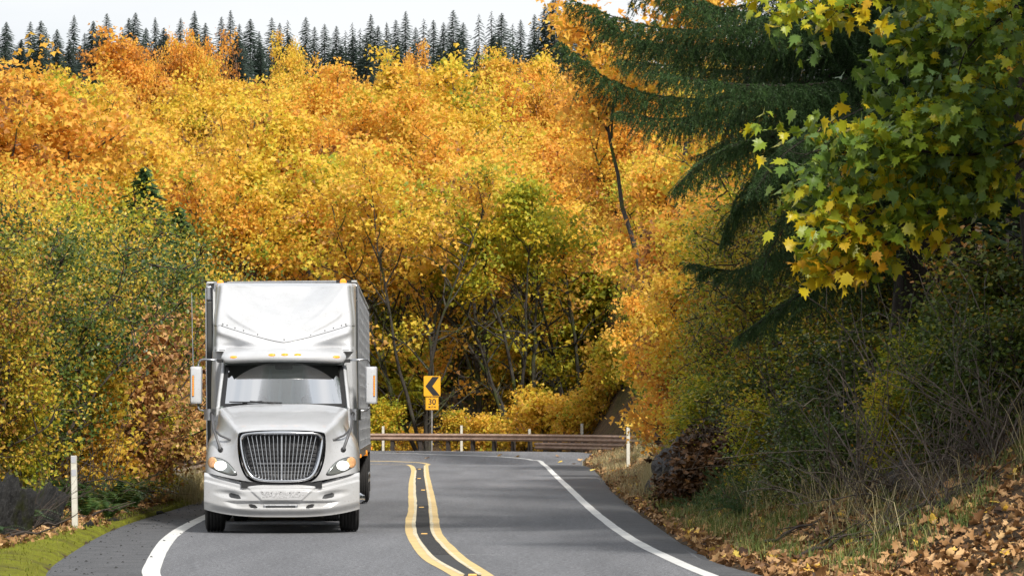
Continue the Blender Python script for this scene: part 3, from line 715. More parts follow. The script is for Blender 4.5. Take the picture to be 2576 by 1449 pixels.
seamz = 2.985 + .27 * (af / 1.0) ** 1.25
below = seamz - zf
yf += .025 * sstep(.0, .05, below) - .13 * np.exp(-((below - .10) / .075) ** 2) * sstep(.18, .8, af) * sstep(1.15, 1.02, af)
yf += .10 * np.exp(-((zf - 2.915) / .06) ** 2 - ((af - .82) / .22) ** 2)
rid = 3.10 + .42 * (af / 1.0) ** 1.9          # light ridge sweeping up to the corners
yf -= .045 * np.exp(-((zf - rid) / .045) ** 2) * sstep(.30, .5, af) * sstep(.98, .86, af)
yf += .30 * sstep(.90, 1.0, np.abs(Ug)) ** 2 + .22 * sstep(.94, 1.0, Tg) ** 2
Fa = np.stack([Xf, yf, zf], -1)
tp = Fa[:, -1:].copy(); tp[..., 1] = 5.45; tp[..., 2] = 4.03; Fa = np.concatenate([Fa, tp], 1)
s0 = Fa[:1].copy(); s0[..., 1] = 5.45; s0[..., 0] = -1.18; s1 = Fa[-1:].copy(); s1[..., 1] = 5.45; s1[..., 0] = 1.18
Fa = np.concatenate([s0, Fa, s1], 0)
fo = MB().grid(Fa).obj('roof_fairing', M['tpaint'], truck, smooth=True)
bpy.context.view_layer.update(); FB = BVHTree.FromObject(fo, bpy.context.evaluated_depsgraph_get())
sm = [(x, hy(FB, x, 2.985 + .27 * abs(x) ** 1.25) - .0, 2.985 + .27 * abs(x) ** 1.25) for x in np.linspace(-1.02, 1.02, 41)]
MB().tube(sm, .0065, 5).obj('panel_seam', M['black'], fo)
for x in (-1.0, -.93, -.80, -.66, -.43, 0, .43, .66, .80, .93, 1.0):
    z = 3.015 + .27 * abs(x) ** 1.25 + (.02 if abs(x) < .1 else .01)
    decal(FB, [(x + .011 * math.cos(a), z + .011 * math.sin(a)) for a in np.linspace(0, 6.28, 8, endpoint=False)], .004, .003, 1, .01).obj('rivet', M['black'], fo)
for s in (1, -1):
    for z, xa, xb in ((3.27, .99, 1.145), (2.865, .93, 1.15)):
        MB().tube([(s * x, hy(FB, s * x, z, 3.4) - .002, z) for x in np.linspace(xa, xb, 5)], .005, 5).obj('panel_seam', M['gdark'], fo)
# side skirts, tanks, frame
for s in (1, -1):
    MB().lathe([(3.5, 0), (3.5, .31), (3.54, .33), (5.3, .33), (5.34, .31), (5.34, 0)], 28, 'y', (s * .85, 0, .66)).obj('fuel_tank', M['alu'], truck, smooth=False, auto=40)
    MB().box((min(s * .38, s * .45), .6, .78), (max(s * .38, s * .45), 9.2, 1.02)).obj('frame_rail', M['chassis'], truck)
    MB().box((min(s * .75, s * 1.15), 2.35, .42), (max(s * .75, s * 1.15), 3.3, .50)).box((min(s * .75, s * 1.15), 2.35, .76), (max(s * .75, s * 1.15), 3.3, .84)).obj('cab_step', M['alu'], truck)
MB().box((-.55, 1.0, .48), (.55, 1.5, .62)).tube([(-.95, 1.25, .52), (.95, 1.25, .52)], .06, 8).obj('front_axle', M['chassis'], truck)
MB().tube([(-.8, .98, .44), (.8, .98, .44)], .022, 8).obj('tie_rod', M['steel'], truck)
MB().box((-.7, .35, .5), (.7, .75, 1.2)).obj('radiator_block', M['black'], truck)
MB().box((-.5, .7, .62), (.5, 2.6, 1.4)).obj('engine_block', M['chassis'], truck)
MB().box((-.55, 7.0, 1.02), (.55, 8.5, 1.12)).obj('fifth_wheel_plate', M['chassis'], truck)
for yy in (7.2, 8.55): MB().tube([(-1.0, yy, .52), (1.0, yy, .52)], .09, 8).obj('drive_axle', M['chassis'], truck)
# wheels
def tyre_mesh(width, r=.52, rim=.30):
    h = width / 2; pr = [(-h * .80, rim), (-h, rim + .05), (-h * 1.02, (r + rim) / 2 + .02), (-h * .96, r - .045), (-h * .84, r - .008)]
    for k in range(5):
        a, b = -h * .84 + k * (h * 1.68) / 5, -h * .84 + (k + 1) * (h * 1.68) / 5
        pr += [(a + .006, r), (b - .012, r), (b - .010, r - .014), (b + .002, r - .014)]
    pr += [(h * .84, r - .008), (h * .96, r - .045), (h * 1.02, (r + rim) / 2 + .02), (h, rim + .05), (h * .80, rim)]
    return pr
TYM = MB().lathe(tyre_mesh(.30), 44, 'x').mesh('tyre', True); TYM.materials.append(M['rubber'])
TYW = MB().lathe(tyre_mesh(.26), 44, 'x').mesh('tyre', True); TYW.materials.append(M['rubber'])
RIM = MB().lathe([(-.11, .30), (-.12, .285), (.02, .27), (.03, .17), (.055, .165), (.06, .12), (.13, .11), (.15, .07), (.155, 0)], 32, 'x').mesh('rim', True); RIM.materials.append(M['alu'])
NUT = MB().lathe([(0, .018), (.045, .018), (.05, .012), (.055, 0)], 6, 'x').mesh('lug_nut'); NUT.materials.append(M['black'])
def wheel(parent, x, y, side, me, nuts=True, z=.52):
    wh = obj('wheel', me, None, parent, (x, y, z))
    rm = obj('rim', RIM, None, wh); rm.scale = (side, 1, 1)
    if nuts:
        for k in range(10):
            a = 2 * math.pi * k / 10
            n = obj('lug_nut', NUT, None, wh, (side * .055, .142 * math.cos(a), .142 * math.sin(a))); n.scale = (side, 1, 1)
    return wh
for s in (1, -1):
    wheel(truck, s * 1.045, 1.25, s, TYM)
    for yy in (7.2, 8.55):
        wheel(truck, s * 1.09, yy, s, TYW, False); wheel(truck, s * .78, yy, s, TYW, False)
    # wheel spikes: hub cap poking out
    MB().lathe([(0, .085), (.05, .08), (.09, .05), (.12, .045), (.125, 0)], 16, 'x').obj('hub_cap', M['chrome'], truck, loc=(s * 1.17, 1.25, .52), smooth=True)
    truck.children[-1].scale = (s, 1, 1)
    # door mirrors
    xm = s * 1.41; ym = 2.95
    prof = []
    for z in (1.995, 2.005, 2.04, 2.30, 2.55, 2.585, 2.595):
        k = .82 if z in (1.995, 2.595) else (.95 if z in (2.005, 2.585) else 1.0)
        prof.append([(xm + .098 * k * a, ym + .09 * k * b, z) for a, b in ((-1,-.3),(-.8,-.85),(0,-1.05),(.8,-.85),(1,-.3),(1,.5),(.85,.6),(-.85,.6),(-1,.5))])
    mr_ = MB().grid(np.array(prof), closed_v=True)
    mr_.f.append(tuple(range(9))); mr_.f.append(tuple(range(6 * 9, 7 * 9)))
    mo_ = mr_.obj('door_mirror', M['tpaint'], truck, smooth=True, auto=50)
    MB().box((xm + s * .045 - .014, ym - .098, 2.115), (xm + s * .045 + .014, ym - .07, 2.455)).obj('signal_housing', M['black'], mo_, bevel=.004)
    for k in range(12): MB().box((xm + s * .045 - .010, ym - .103, 2.125 + k * .0272), (xm + s * .045 + .010, ym - .09, 2.147 + k * .0272)).obj('signal_segment', M['amber'], mo_)
    MB().tube([(s * 1.0, 2.85, 2.695), (s * 1.28, 2.88, 2.71), (s * 1.34, 2.92, 2.70), (s * 1.37, 2.94, 2.66), (s * 1.375, 2.95, 2.58)], .016, 8).obj('mirror_arm', M['steel'], mo_, smooth=True)
    MB().tube([(s * 1.375, 2.95, 2.0), (s * 1.37, 2.94, 1.93), (s * 1.34, 2.9, 1.895), (s * 1.28, 2.88, 1.885), (s * 1.05, 2.84, 1.885)], .016, 8).obj('mirror_arm', M['steel'], mo_, smooth=True)
    MB().box((s * 1.02 - .05, 2.80, 2.66), (s * 1.02 + .05, 2.88, 2.72)).obj('arm_bracket', M['black'], mo_, bevel=.01)
    # hood mirrors
    xh = s * 1.135
    hm = np.array([[(xh + .088 * a, 1.05 + .05 * (1 - a * a) * -1 , z) for z in (1.735, 1.745, 1.90, 1.91)] for a in np.linspace(-1, 1, 9)])
    hmo = MB().grid(hm).obj('hood_mirror', M['steel'], truck, smooth=True)
    MB().box((xh - .085, 1.055, 1.74), (xh + .085, 1.09, 1.905)).obj('mirror_back', M['black'], hmo)
    fx, fz = zt(392, 582); fx = -fx * s
    ix, iz = zt(492, 490); ix = -ix * s
    jx, jz = zt(300, 238); jx = -jx * s
    kx, kz = zt(318, 380); kx = -kx * s
    yf_, yi_ = hy(HB, fx, fz), hy(HB, ix, iz)
    MB().tube([(jx, .97, jz), (kx, .80, kz), (fx, yf_ - .02, fz)], [.018, .021, .024], 8).obj('mirror_stalk', M['greyarm'], hmo, smooth=True)
    MB().tube([(kx, .80, kz), ((kx + ix) / 2 + .03 * s, .6, (kz + iz) / 2 - .02), (ix, yi_ - .01, iz)], .017, 8).obj('mirror_stalk', M['greyarm'], hmo, smooth=True)
    decal(HB, [(fx + .042 * math.cos(a), fz + .042 * math.sin(a)) for a in np.linspace(0, 6.283, 14, endpoint=False)], .012, .02, 2, .03).obj('stalk_foot', M['black'], hmo, smooth=True)
    MB().tube([(jx, 1.0, jz), (jx, .95, jz)], .034, 10).obj('stalk_head', M['black'], hmo)
MB().tube([(-1.46, 3.0, 2.6), (-1.478, 3.02, 3.2), (-1.49, 3.05, 3.79)], [.008, .006, .005], 5).obj('antenna', M['steel'], truck)
# mud guard trim on the lower sides
# ------------------------------------------------------------------ trailer
TFx, TFd, TRZ = (715 - CXP) / FPX * 63.6, 63.6, R(1.45)
trailer = empty('cargo_trailer', (TFx, TFd, 0.005), TRZ, 'tall ribbed box trailer hitched behind the white truck', 'trailer')
trailer.rotation_euler = (0, R(-.6), TRZ)
LEN, W2, ZB, ZT = 16.1, 1.30, 1.10, 4.10
MB().box((-W2 + .05, .10, ZB + .06), (W2 - .05, LEN - .06, ZT - .03)).obj('box_body', M['trailer_white'], trailer)
MB().box((-W2 + .12, 0, ZB), (W2 - .12, .1, ZT - .12)).obj('front_wall', M['trailer_white'], trailer)
for s in (1, -1):
    MB().box((s * W2 - .10 if s > 0 else -W2, 0, ZB), (W2 if s > 0 else -W2 + .10, .13, ZT - .32)).obj('corner_post', M['trailer_dark'], trailer, bevel=.03)
    MB().box((s * W2 - .10 if s > 0 else -W2, -.01, ZT - .32), (W2 if s > 0 else -W2 + .10, .16, ZT - .06)).obj('corner_casting', M['steel'], trailer, bevel=.03)
    MB().box((s * W2 - .008 if s > 0 else -W2 - .012, -.012, ZB), (W2 + .012 if s > 0 else -W2 + .008, .02, ZT - .1)).obj('edge_trim', M['steel'], trailer)
    # corrugated side skin: horizontal ribs run the length of the box
    prof = []; z = ZB + .10
    while z < ZT - .12:
        prof += [(0, z), (0, z + .10), (.018, z + .115), (.018, z + .145), (0, z + .16)]; z += .2
    A = np.array([[(s * (W2 - .045 + a), y, zz) for a, zz in prof] for y in (.13, LEN * .33, LEN * .66, LEN)])
    MB().grid(A).obj('side_panel', M['trailer_skin'], trailer)
    for y in np.arange(1.2, LEN, 1.22):
        MB().box((min(s * (W2 - .03), s * (W2 - .012)), y - .012, ZB + .1), (max(s * (W2 - .03), s * (W2 - .012)), y + .012, ZT - .1)).obj('panel_joint', M['steel'], trailer)
    MB().box((min(s * (W2 - .06), s * W2), .1, ZB - .04), (max(s * (W2 - .06), s * W2), LEN, ZB + .11)).obj('bottom_rail', M['steel'], trailer)
    MB().box((min(s * (W2 - .06), s * W2), .1, ZT - .12), (max(s * (W2 - .06), s * W2), LEN, ZT)).obj('top_rail', M['steel'], trailer)
    MB().box((s * 1.02 - .09, -.03, ZT - .05), (s * 1.02 + .17 * (1 if s > 0 else .5), .02, ZT + .012)).obj('lamp_housing', M['black'], trailer)
    MB().lathe([(-.03, 0), (-.028, .04), (-.02, .055), (.01, .06), (.012, 0)], 14, 'y', (0, 0, 0)).obj('clearance_light', M['amber'], trailer, loc=(s * 1.05, -.03, ZT - .02))
    trailer.children[-1].scale = (.9, 1, .3)
    for y in (.6, 8.0, LEN - .15):
        MB().box((min(s * W2, s * (W2 + .025)), y - .05, ZB - .03), (max(s * W2, s * (W2 + .025)), y + .05, ZB + .03)).obj('side_marker', M['amber'], trailer, bevel=.006)
    MB().box((min(s * .8, s * .95), 3.0, .25), (max(s * .8, s * .95), 3.15, ZB)).obj('landing_leg', M['chassis'], trailer)
    for yy in (13.4, 14.7):
        wheel(trailer, s * 1.14, yy, s, TYW, False); wheel(trailer, s * .84, yy, s, TYW, False)
    MB().box((min(s * .75, s * 1.28), 15.45, .2), (max(s * .75, s * 1.28), 15.47, ZB)).obj('mud_flap', M['black'], trailer)
    MB().box((min(s * 1.12, s * 1.27), 12.5, .98), (max(s * 1.12, s * 1.27), 12.56, 1.05)).obj('amber_reflector', M['amber'], trailer)
MB().box((-W2 + .02, 0, ZT - .02), (W2 - .02, LEN, ZT + .008)).obj('roof_sheet', M['trailer_white'], trailer)
MB().box((-W2 + .14, -.02, ZT - .14), (W2 - .14, .03, ZT - .0)).obj('header_rail', M['steel'], trailer)
MB().box((-.6, 12.2, .75), (.6, 15.6, ZB)).obj('bogie_frame', M['chassis'], trailer)
MB().box((-W2 + .03, 1.0, ZB - .05), (W2 - .03, LEN, ZB + .04)).obj('floor_frame', M['chassis'], trailer)
for yy in (13.4, 14.7): MB().tube([(-1.1, yy, .52), (1.1, yy, .52)], .08, 8).obj('axle', M['chassis'], trailer)
MB().box((-1.1, 15.9, .45), (1.1, 16.0, .56)).obj('underride_bar', M['chassis'], trailer)
# ------------------------------------------------------------------ plant building blocks
def norm(v): return v / np.maximum(np.linalg.norm(v, axis=-1, keepdims=True), 1e-9)
def tpl(outline, fold=.12, droop=.1):
    """leaf template: outline points (x across, y along) as a fan from a point on the midrib"""
    o = np.array(outline, float); c = np.array([[0, .42]])
    v = np.vstack([c, o]); z = np.abs(v[:, 0]) * fold - droop * v[:, 1] ** 2
    f = [(0, i, i + 1) for i in range(1, len(o))] + [(0, len(o), 1)]
    return np.column_stack([v, z]), np.array(f)
T_QUAD = (np.array([(0, 0, 0), (.36, .45, .06), (0, 1, -.06), (-.36, .45, .06)]), np.array([(0, 1, 2), (0, 2, 3)]))
T_STAR = tpl([(0, 0), (.50, .18), (.30, .42), (.52, .78), (.16, .70), (0, 1.05), (-.16, .70), (-.52, .78), (-.30, .42), (-.50, .18)], .2, .2)
T_FAR = (np.array([(0, 0, 0), (.52, .30, .10), (.20, .62, .02), (0, 1.05, -.08), (-.20, .62, .02), (-.52, .30, .10)]), np.array([(0, 1, 2), (0, 2, 3), (0, 3, 4), (0, 4, 5)]))
half = [(.0, .0), (.10, .02), (.36, -.06), (.30, .12), (.56, .20), (.44, .30), (.62, .52), (.40, .50), (.34, .62), (.42, .82), (.24, .72), (.14, .74), (.10, .94), (0, 1.12)]
T_MAPLE = tpl(half + [(-x, y) for x, y in half[-2:0:-1]], .16, .16)
T_CURL = tpl([(0, 0), (.42, .05), (.34, .25), (.58, .5), (.30, .60), (.26, .85), (0, 1.05), (-.26, .85), (-.30, .60), (-.58, .5), (-.34, .25), (-.42, .05)], .75, .35)
def scatter(pos, size, tone, tmpl, up=.5, hang=0.0, seed=0, wind=None):
    """one leaf at each position: returns verts, tris, tone"""
    r = np.random.default_rng(seed); n = len(pos); V, F = tmpl
    nr = r.normal(size=(n, 3)); nr = norm(nr + np.array([0, 0, up * 2.2]) + (0 if wind is None else wind))
    d = r.normal(size=(n, 3)); d[:, 2] -= hang * 2.0
    d = norm(d - nr * np.sum(d * nr, 1, keepdims=True)); a = np.cross(d, nr)
    s = (size * (0.65 + .7 * r.random(n)) if np.isscalar(size) else size)[:, None, None]
    v = pos[:, None, :] + s * (V[None, :, 0:1] * a[:, None] + V[None, :, 1:2] * d[:, None] + V[None, :, 2:3] * nr[:, None])
    k = len(V); f = (F[None] + (np.arange(n) * k)[:, None, None]).reshape(-1, 3)
    return v.reshape(-1, 3), f, np.repeat(np.clip(tone, 0, 1), k)
class Tubes:
    def __init__(s): s.v = []; s.f = []; s.n = 0
    def add(s, pts, rad, n=5):
        pts = np.asarray(pts, float); k = len(pts); rad = np.broadcast_to(rad, (k,))
        t = norm(np.gradient(pts, axis=0)); ref = np.array([.31, .17, .93]); ref = ref if abs(t[0] @ ref) < .9 else np.array([1., 0, 0])
        a = norm(np.cross(t, ref)); b = np.cross(t, a); q = np.arange(n) * 2 * np.pi / n
        v = pts[:, None] + rad[:, None, None] * (np.cos(q)[None, :, None] * a[:, None] + np.sin(q)[None, :, None] * b[:, None])
        i, j = np.meshgrid(np.arange(k - 1), np.arange(n), indexing='ij'); j2 = (j + 1) % n
        f = np.stack([i * n + j, i * n + j2, (i + 1) * n + j2, (i + 1) * n + j], -1).reshape(-1, 4) + s.n
        s.v.append(v.reshape(-1, 3)); s.f.append(f); s.n += k * n
    def mesh(s, name): return fast_mesh(name, np.concatenate(s.v), np.concatenate(s.f), smooth=True)
def limb(r, p, d, length, steps, bend=.25, lift=0.0):
    pts = [np.array(p, float)]; d = np.array(d, float) / np.linalg.norm(d)
    for _ in range(steps):
        d = d + r.normal(size=3) * bend * .5; d[2] += lift; d /= np.linalg.norm(d)
        pts.append(pts[-1] + d * length / steps)
    return np.array(pts), d
def grow_tree(seed, H, stems=3, lean=(0, 0), first=.32, spread=.42, leaf=.24, per=26, clump=.5, tmpl=T_FAR, rad=.2, subs=9, tmean=.5, tvar=.22, up=.45, low=0.0, hang=.35, twn=4, bare=0):
    """broadleaf tree: forked stems, limbs, twigs, leaves in clumps round the twig ends"""
    r = np.random.default_rng(seed); T = Tubes(); C = []; Tn = []
    for s in range(stems):
        a = 2 * math.pi * (s + r.random()) / stems
        d = np.array([math.cos(a) * .22 + lean[0], math.sin(a) * .22 + lean[1], 1.0])
        h = H * (.78 + .22 * r.random())
        st, _ = limb(r, (math.cos(a) * rad * .8, math.sin(a) * rad * .8, -.4), d, h + .4, 12, .16, .03)
        tt = np.linspace(0, 1, 13); T.add(st, rad * (1 - .88 * tt) * (1.0 if s == 0 else .8), 7)
        for k in range(bare):
            f = .12 + first * r.random(); p = np.array([np.interp(f, tt, st[:, c]) for c in range(3)]); b = r.random() * 6.283
            br, _ = limb(r, p, np.array([math.cos(b), math.sin(b), .5 + r.random()]), H * (.12 + .2 * r.random()), 7, .35, .03); T.add(br, np.linspace(rad * .35, .01, 8), 4)
            for m in range(3):
                tw, _ = limb(r, br[int(r.integers(2, 8))], np.array([r.normal(), r.normal(), .5]), H * .07, 4, .4); T.add(tw, np.linspace(.018, .005, 5), 3)
        for k in range(subs):
            f = first + (1 - first) * (k + r.random() * .8) / subs; f = min(f, .98)
            if r.random() < low: f = first * (.4 + .6 * r.random())
            p = np.array([np.interp(f, tt, st[:, c]) for c in range(3)])
            b = r.random() * 6.283; ln = H * spread * (1.05 - .62 * f) * (.6 + .6 * r.random())
            dd = np.array([math.cos(b), math.sin(b), .35 + .7 * f + .3 * r.random()])
            br, _ = limb(r, p, dd, ln, 7, .35, .02); t7 = np.linspace(0, 1, 8)
            T.add(br, rad * .42 * (1 - f * .6) * (1 - .85 * t7) + .008, 5)
            for m in range(twn):
                g = .35 + .65 * (m + r.random()) / twn; g = min(g, 1)
                q = np.array([np.interp(g, t7, br[:, c]) for c in range(3)])
                tw, _ = limb(r, q, np.array([r.normal(), r.normal(), .3 + r.normal() * .5]), ln * .42 * (.5 + r.random()), 4, .4)
                T.add(tw, np.linspace(.02, .006, 5), 3)
                ct = tmean + r.normal() * tvar * .7
                for e in (tw[2], tw[4], tw[4] + r.normal(size=3) * .3):
                    C.append(e); Tn.append(ct + r.normal() * .06)
    C = np.array(C); Tn = np.array(Tn); n = len(C)
    pos = np.repeat(C, per, 0) + r.normal(size=(n * per, 3)) * np.array([clump, clump, clump * .62])
    tone = np.repeat(Tn, per) + r.normal(size=n * per) * tvar * .55
    v, f, tn = scatter(pos, leaf, tone, tmpl, up, hang, seed + 1)
    return T.mesh('trunk'), fast_mesh('crown', v, f, tone=tn)
def place(name, protos, loc, rz, sc, mats, label, cat, group=None, names=('trunk', 'crown'), tilt=(0, 0)):
    """a plant as a thing: an empty at its foot, copies of the prototype's parts under it"""
    e = empty(name, loc, rz, label, cat, group); e.scale = sc if hasattr(sc, '__len__') else (sc,) * 3
    e.rotation_euler = (tilt[0], tilt[1], rz)
    for me, nm, mt in zip(protos, names, mats):
        if me is None: continue
        o = bpy.data.objects.new(nm, me); link(o, e)
        if len(me.materials) == 0: me.materials.append(mt)
        o.material_slots[0].link = 'OBJECT'; o.material_slots[0].material = mt
        if nm in ('crown', 'foliage', 'needles'): o['kind'] = 'stuff'
    return e
def Xat(px, D): return (px - CXP) / FPX * D

# ------------------------------------------------------------------ maples on the hillside behind the bend
MAP = [grow_tree(11, 13, 3, (-.18, 0), .34, .36, per=31, leaf=.20, clump=.38, rad=.20, low=.05, twn=5),
       grow_tree(12, 12, 4, (-.10, .03), .30, .36, per=29, leaf=.20, clump=.38, rad=.18, low=.06, subs=8, twn=4),
       grow_tree(13, 13.5, 2, (-.28, -.03), .38, .40, per=34, leaf=.20, clump=.38, rad=.23, subs=12, twn=5),
       grow_tree(14, 11.5, 3, (.10, 0), .30, .38, per=31, leaf=.20, clump=.38, rad=.18, twn=5),
       grow_tree(15, 12.5, 5, (-.22, .05), .42, .32, per=26, leaf=.20, clump=.38, rad=.15, subs=8, twn=4)]
MAPO = [grow_tree(111, 14, 5, (-.30, 0), .70, .32, per=22, leaf=.20, clump=.38, rad=.155, low=.06, subs=7, twn=5, bare=9),
        grow_tree(112, 13.5, 4, (-.22, .03), .68, .32, per=20, leaf=.20, clump=.38, rad=.14, low=.06, subs=8, twn=5, bare=9),
        grow_tree(113, 14.5, 4, (-.40, -.03), .72, .34, per=24, leaf=.20, clump=.38, rad=.17, low=.06, subs=8, twn=5, bare=9),
        grow_tree(114, 13, 5, (-.05, 0), .68, .32, per=18, leaf=.20, clump=.38, rad=.13, low=.06, subs=8, twn=4, bare=9)]
TALL = grow_tree(116, 17, 2, (0, 0), .74, .22, per=26, leaf=.2, clump=.45, rad=.2, subs=12, twn=5)
rr = np.random.default_rng(3)
rows = [(171, 4.3, .98), (178, 5.0, 1.0), (188, 5.2, 1.0), (199, 4.6, 1.0), (212, 4.8, 1.0), (226, 5.0, 1.0), (240, 4.8, .95)]
cnt = 0
for ri, (D, sp, sc) in enumerate(rows):
    x = Xat(-120, D) + rr.random() * 2; xe = Xat(1760, D)
    while x < xe:
        d = D + rr.uniform(-4, 4); xx = x + rr.uniform(-1, 1); k = int(rr.integers(5))
        px = xx / d * FPX + CXP
        if ri == 0 and px < 560: k = 3
        u = rr.random()
        if ri >= 3: mt = 'leaf_orange' if u < .68 else 'leaf_gold' if u < .93 else 'leaf_yellowgreen'
        elif ri >= 1: mt = 'leaf_orange' if u < .55 else 'leaf_gold' if u < .90 else 'leaf_yellowgreen'
        else: mt = 'leaf_gold' if u < .6 else 'leaf_orange' if u < .75 else 'leaf_yellowgreen'
        if ri == 3 and 640 < px < 760: mt = 'leaf_yellowgreen'
        s = sc * rr.uniform(.88, 1.1); s = min(s, (P(px, (400, 340, 290, 230, 165, 135, 120)[ri], d)[2] - tz(xx, d)) / 13.2)
        x += sp * rr.uniform(.8, 1.2)
        if s < .4: continue
        col = {'leaf_orange': 'orange', 'leaf_gold': 'golden', 'leaf_yellowgreen': 'yellow-green'}[mt]
        where = ['with bare leaning stems just behind the guardrail', 'in the second rank above the guardrail', 'on the lower slope', 'half way up the slope', 'high on the slope', 'near the top of the slope', 'along the crest below the far conifers'][ri]
        place('maple_tree', MAPO[k % 4] if ri < 3 else MAP[k], (xx, d, tz(xx, d) - .1), rr.uniform(-.5, .5) if ri < 2 else rr.random() * 6.28, s, (M['bark'] if ri < 3 else M['bark_grey'], M[mt]),
              f'{col} autumn maple {where}', 'tree', f'{col} maples {where}')
# tall tops breaking the skyline
for px, D, s in ((330, 236, .98), (405, 240, 1.0), (485, 240, 1.05), (560, 244, 1.02), (690, 247, 1.0), (1075, 242, .98), (1235, 240, 1.02), (1370, 236, 1.0), (1450, 232, .95)):
    x = Xat(px, D); place('maple_tree', MAP[int(rr.integers(5))], (x, D, tz(x, D) - .2), rr.random() * 6, (s * .5, s * .5, s), (M['bark_grey'], M['leaf_orange'] if px != 690 else M['leaf_gold']), 'slender orange maple top standing up against the far conifers', 'tree', 'maple tops on the skyline')
# low yellow saplings and undergrowth behind the rail
SAP = [grow_tree(21, 3.2, 4, (0, 0), .12, .5, leaf=.2, per=14, clump=.3, rad=.04, subs=7, tmean=.5), grow_tree(22, 4.2, 3, (-.1, 0), .15, .5, leaf=.2, per=13, clump=.34, rad=.05, subs=8, tmean=.55)]
for px, D, s, mt in ((955, 168, .6, 'leaf_yellowgreen'), (1035, 171, .42, 'leaf_gold'), (1150, 169, .5, 'leaf_gold'), (1225, 168, .6, 'leaf_gold'), (1320, 166, .72, 'leaf_gold'), (1385, 164, .8, 'leaf_gold'), (1450, 162, .72, 'leaf_gold'), (1510, 160, .66, 'leaf_gold'), (1570, 158, .7, 'leaf_yellowgreen'), (1625, 154, .75, 'leaf_yellowgreen'), (1670, 150, .8, 'leaf_lime')):
    x = Xat(px, D); place('maple_sapling', SAP[int(rr.integers(2))], (x, D, tz(x, D) - .1), rr.random() * 6, s, (M['bark'], M[mt]), 'low yellow maple sapling growing just behind the guardrail', 'sapling', 'saplings behind the guardrail')

for i in range(30):
    px = 925 + i * 25 + rr.uniform(-12, 12); D = rr.uniform(182, 208); x = Xat(px, D)
    place('maple_sapling', SAP[i % 2], (x, D, tz(x, D) - .1), rr.random() * 6, rr.uniform(.95, 1.45), (M['bark'], M['leaf_yellowgreen' if i % 3 else 'leaf_gold']), 'yellow undergrowth maple among the stems on the lower slope', 'sapling', 'undergrowth maples among the stems')
# ------------------------------------------------------------------ conifers
def conifer(seed, H, rad, boughs, seg, droop=.25, bare=.05, nl=14):
    r = np.random.default_rng(seed); T = Tubes(); zt_ = np.linspace(0, H, 8)
    tr = np.column_stack([r.normal(size=8) * .02 * H / 20, r.normal(size=8) * .02 * H / 20, zt_]); T.add(tr, np.linspace(.016 * H, .01, 8), 6)
    Vs, Fs, Ts, nb = [], [], [], 0
    for k in range(boughs):
        f = bare + (1 - bare) * ((k + r.random()) / boughs) ** .92; z = H * f
        ln = rad * (1 - f) ** .78 * (.55 + .6 * r.random()) + .12
        a = k * 2.399 + r.random() * .8; d = np.array([math.cos(a), math.sin(a), 0]); side = np.array([-d[1], d[0], 0])
        rise = .12 * ln * (f - .4)
        for m in range(seg):
            g = (m + 1) / seg; c = np.array([0, 0, z]) + d * ln * g + np.array([0, 0, rise * g - droop * ln * g * g])
            w = ln * (.34 * (1 - .55 * g) + .05); L = ln / seg * 1.5
            for sd in (-1, 0, 1):
                tip = c + side * sd * w * (.7 + .6 * r.random()) + d * L * (.6 + .5 * r.random()) + np.array([0, 0, -.22 * w * abs(sd) - .06 * ln * r.random()])
                b = side * (.10 * ln / seg + .03) * (1 if sd == 0 else .7) + np.array([0, 0, .05])
                Vs.append([c - b - d * L * .3, c + b - d * L * .3 + np.array([0, 0, .03]), tip]); Ts += [r.random()] * 3
    V = np.array(Vs).reshape(-1, 3); F = np.arange(len(V)).reshape(-1, 3)
    return T.mesh('trunk'), fast_mesh('crown', V, F, tone=np.array(Ts))
FARC = [conifer(31, 20, 5.6, 300, 5), conifer(32, 20, 4.6, 260, 5), conifer(33, 20, 6.6, 330, 5, .32), conifer(34, 20, 4.6, 120, 5, .45), conifer(35, 20, 5.2, 190, 5, .15, .3)]
ridge = [(12,35),(50,92),(73,50),(100,48),(113,62),(140,62),(183,42),(210,72),(232,52),(250,48),(266,14),(305,60),(322,30),(338,28),(365,55),(388,28),(410,55),(452,40),(487,20),(515,38),(555,45),(578,14),(600,60),(628,38),(650,70),(682,35),(702,60),(722,52),(768,34),(790,48),(815,52),(845,56),(868,60),(885,40),(905,52),(932,36),(950,66),(972,42),(995,30),(1020,14),(1045,55),(1066,32),(1090,28),(1115,50),(1140,26),(1165,45),(1205,35),(1236,22),(1262,36),(1290,60),(1310,46),(1345,26),(1372,8),(1395,-20),(1425,-10),(1465,20)]
for i, (px, py) in enumerate(ridge):
    D = rr.uniform(640, 720); x = Xat(px, D); g = tz(x, D) - 1
    top = P(px, py + 8, D)[2]; s = (top - g) / 20
    place('conifer_tree', FARC[int(rr.integers(5))], (x, D, g), rr.random() * 6, (min(s, 1.25) * rr.uniform(.7, 1.35), min(s, 1.25) * .95, s * rr.uniform(.94, 1.04)), (M['bark_dark'], M['needle_far']), 'dark pointed conifer standing on the far ridge under the sky', 'conifer', 'conifers along the far ridge')
for i in range(46):
    D = rr.uniform(600, 640); px = -60 + i * 34 + rr.uniform(-14, 14); x = Xat(px, D); g = tz(x, D) - 1; s = (P(px, rr.uniform(85, 125), D)[2] - g) / 20
    place('conifer_tree', FARC[int(rr.integers(5))], (x, D, g), rr.random() * 6, (min(s, 1) * 1.25, min(s, 1) * 1.25, s), (M['bark_dark'], M['needle_far']), 'lower conifer filling the far ridge in front of the taller ones', 'conifer', 'lower conifers on the far ridge')
MIDC = [conifer(41, 14, 2.6, 420, 6, .35, .02), conifer(42, 18, 3.0, 480, 6, .4, .18)]
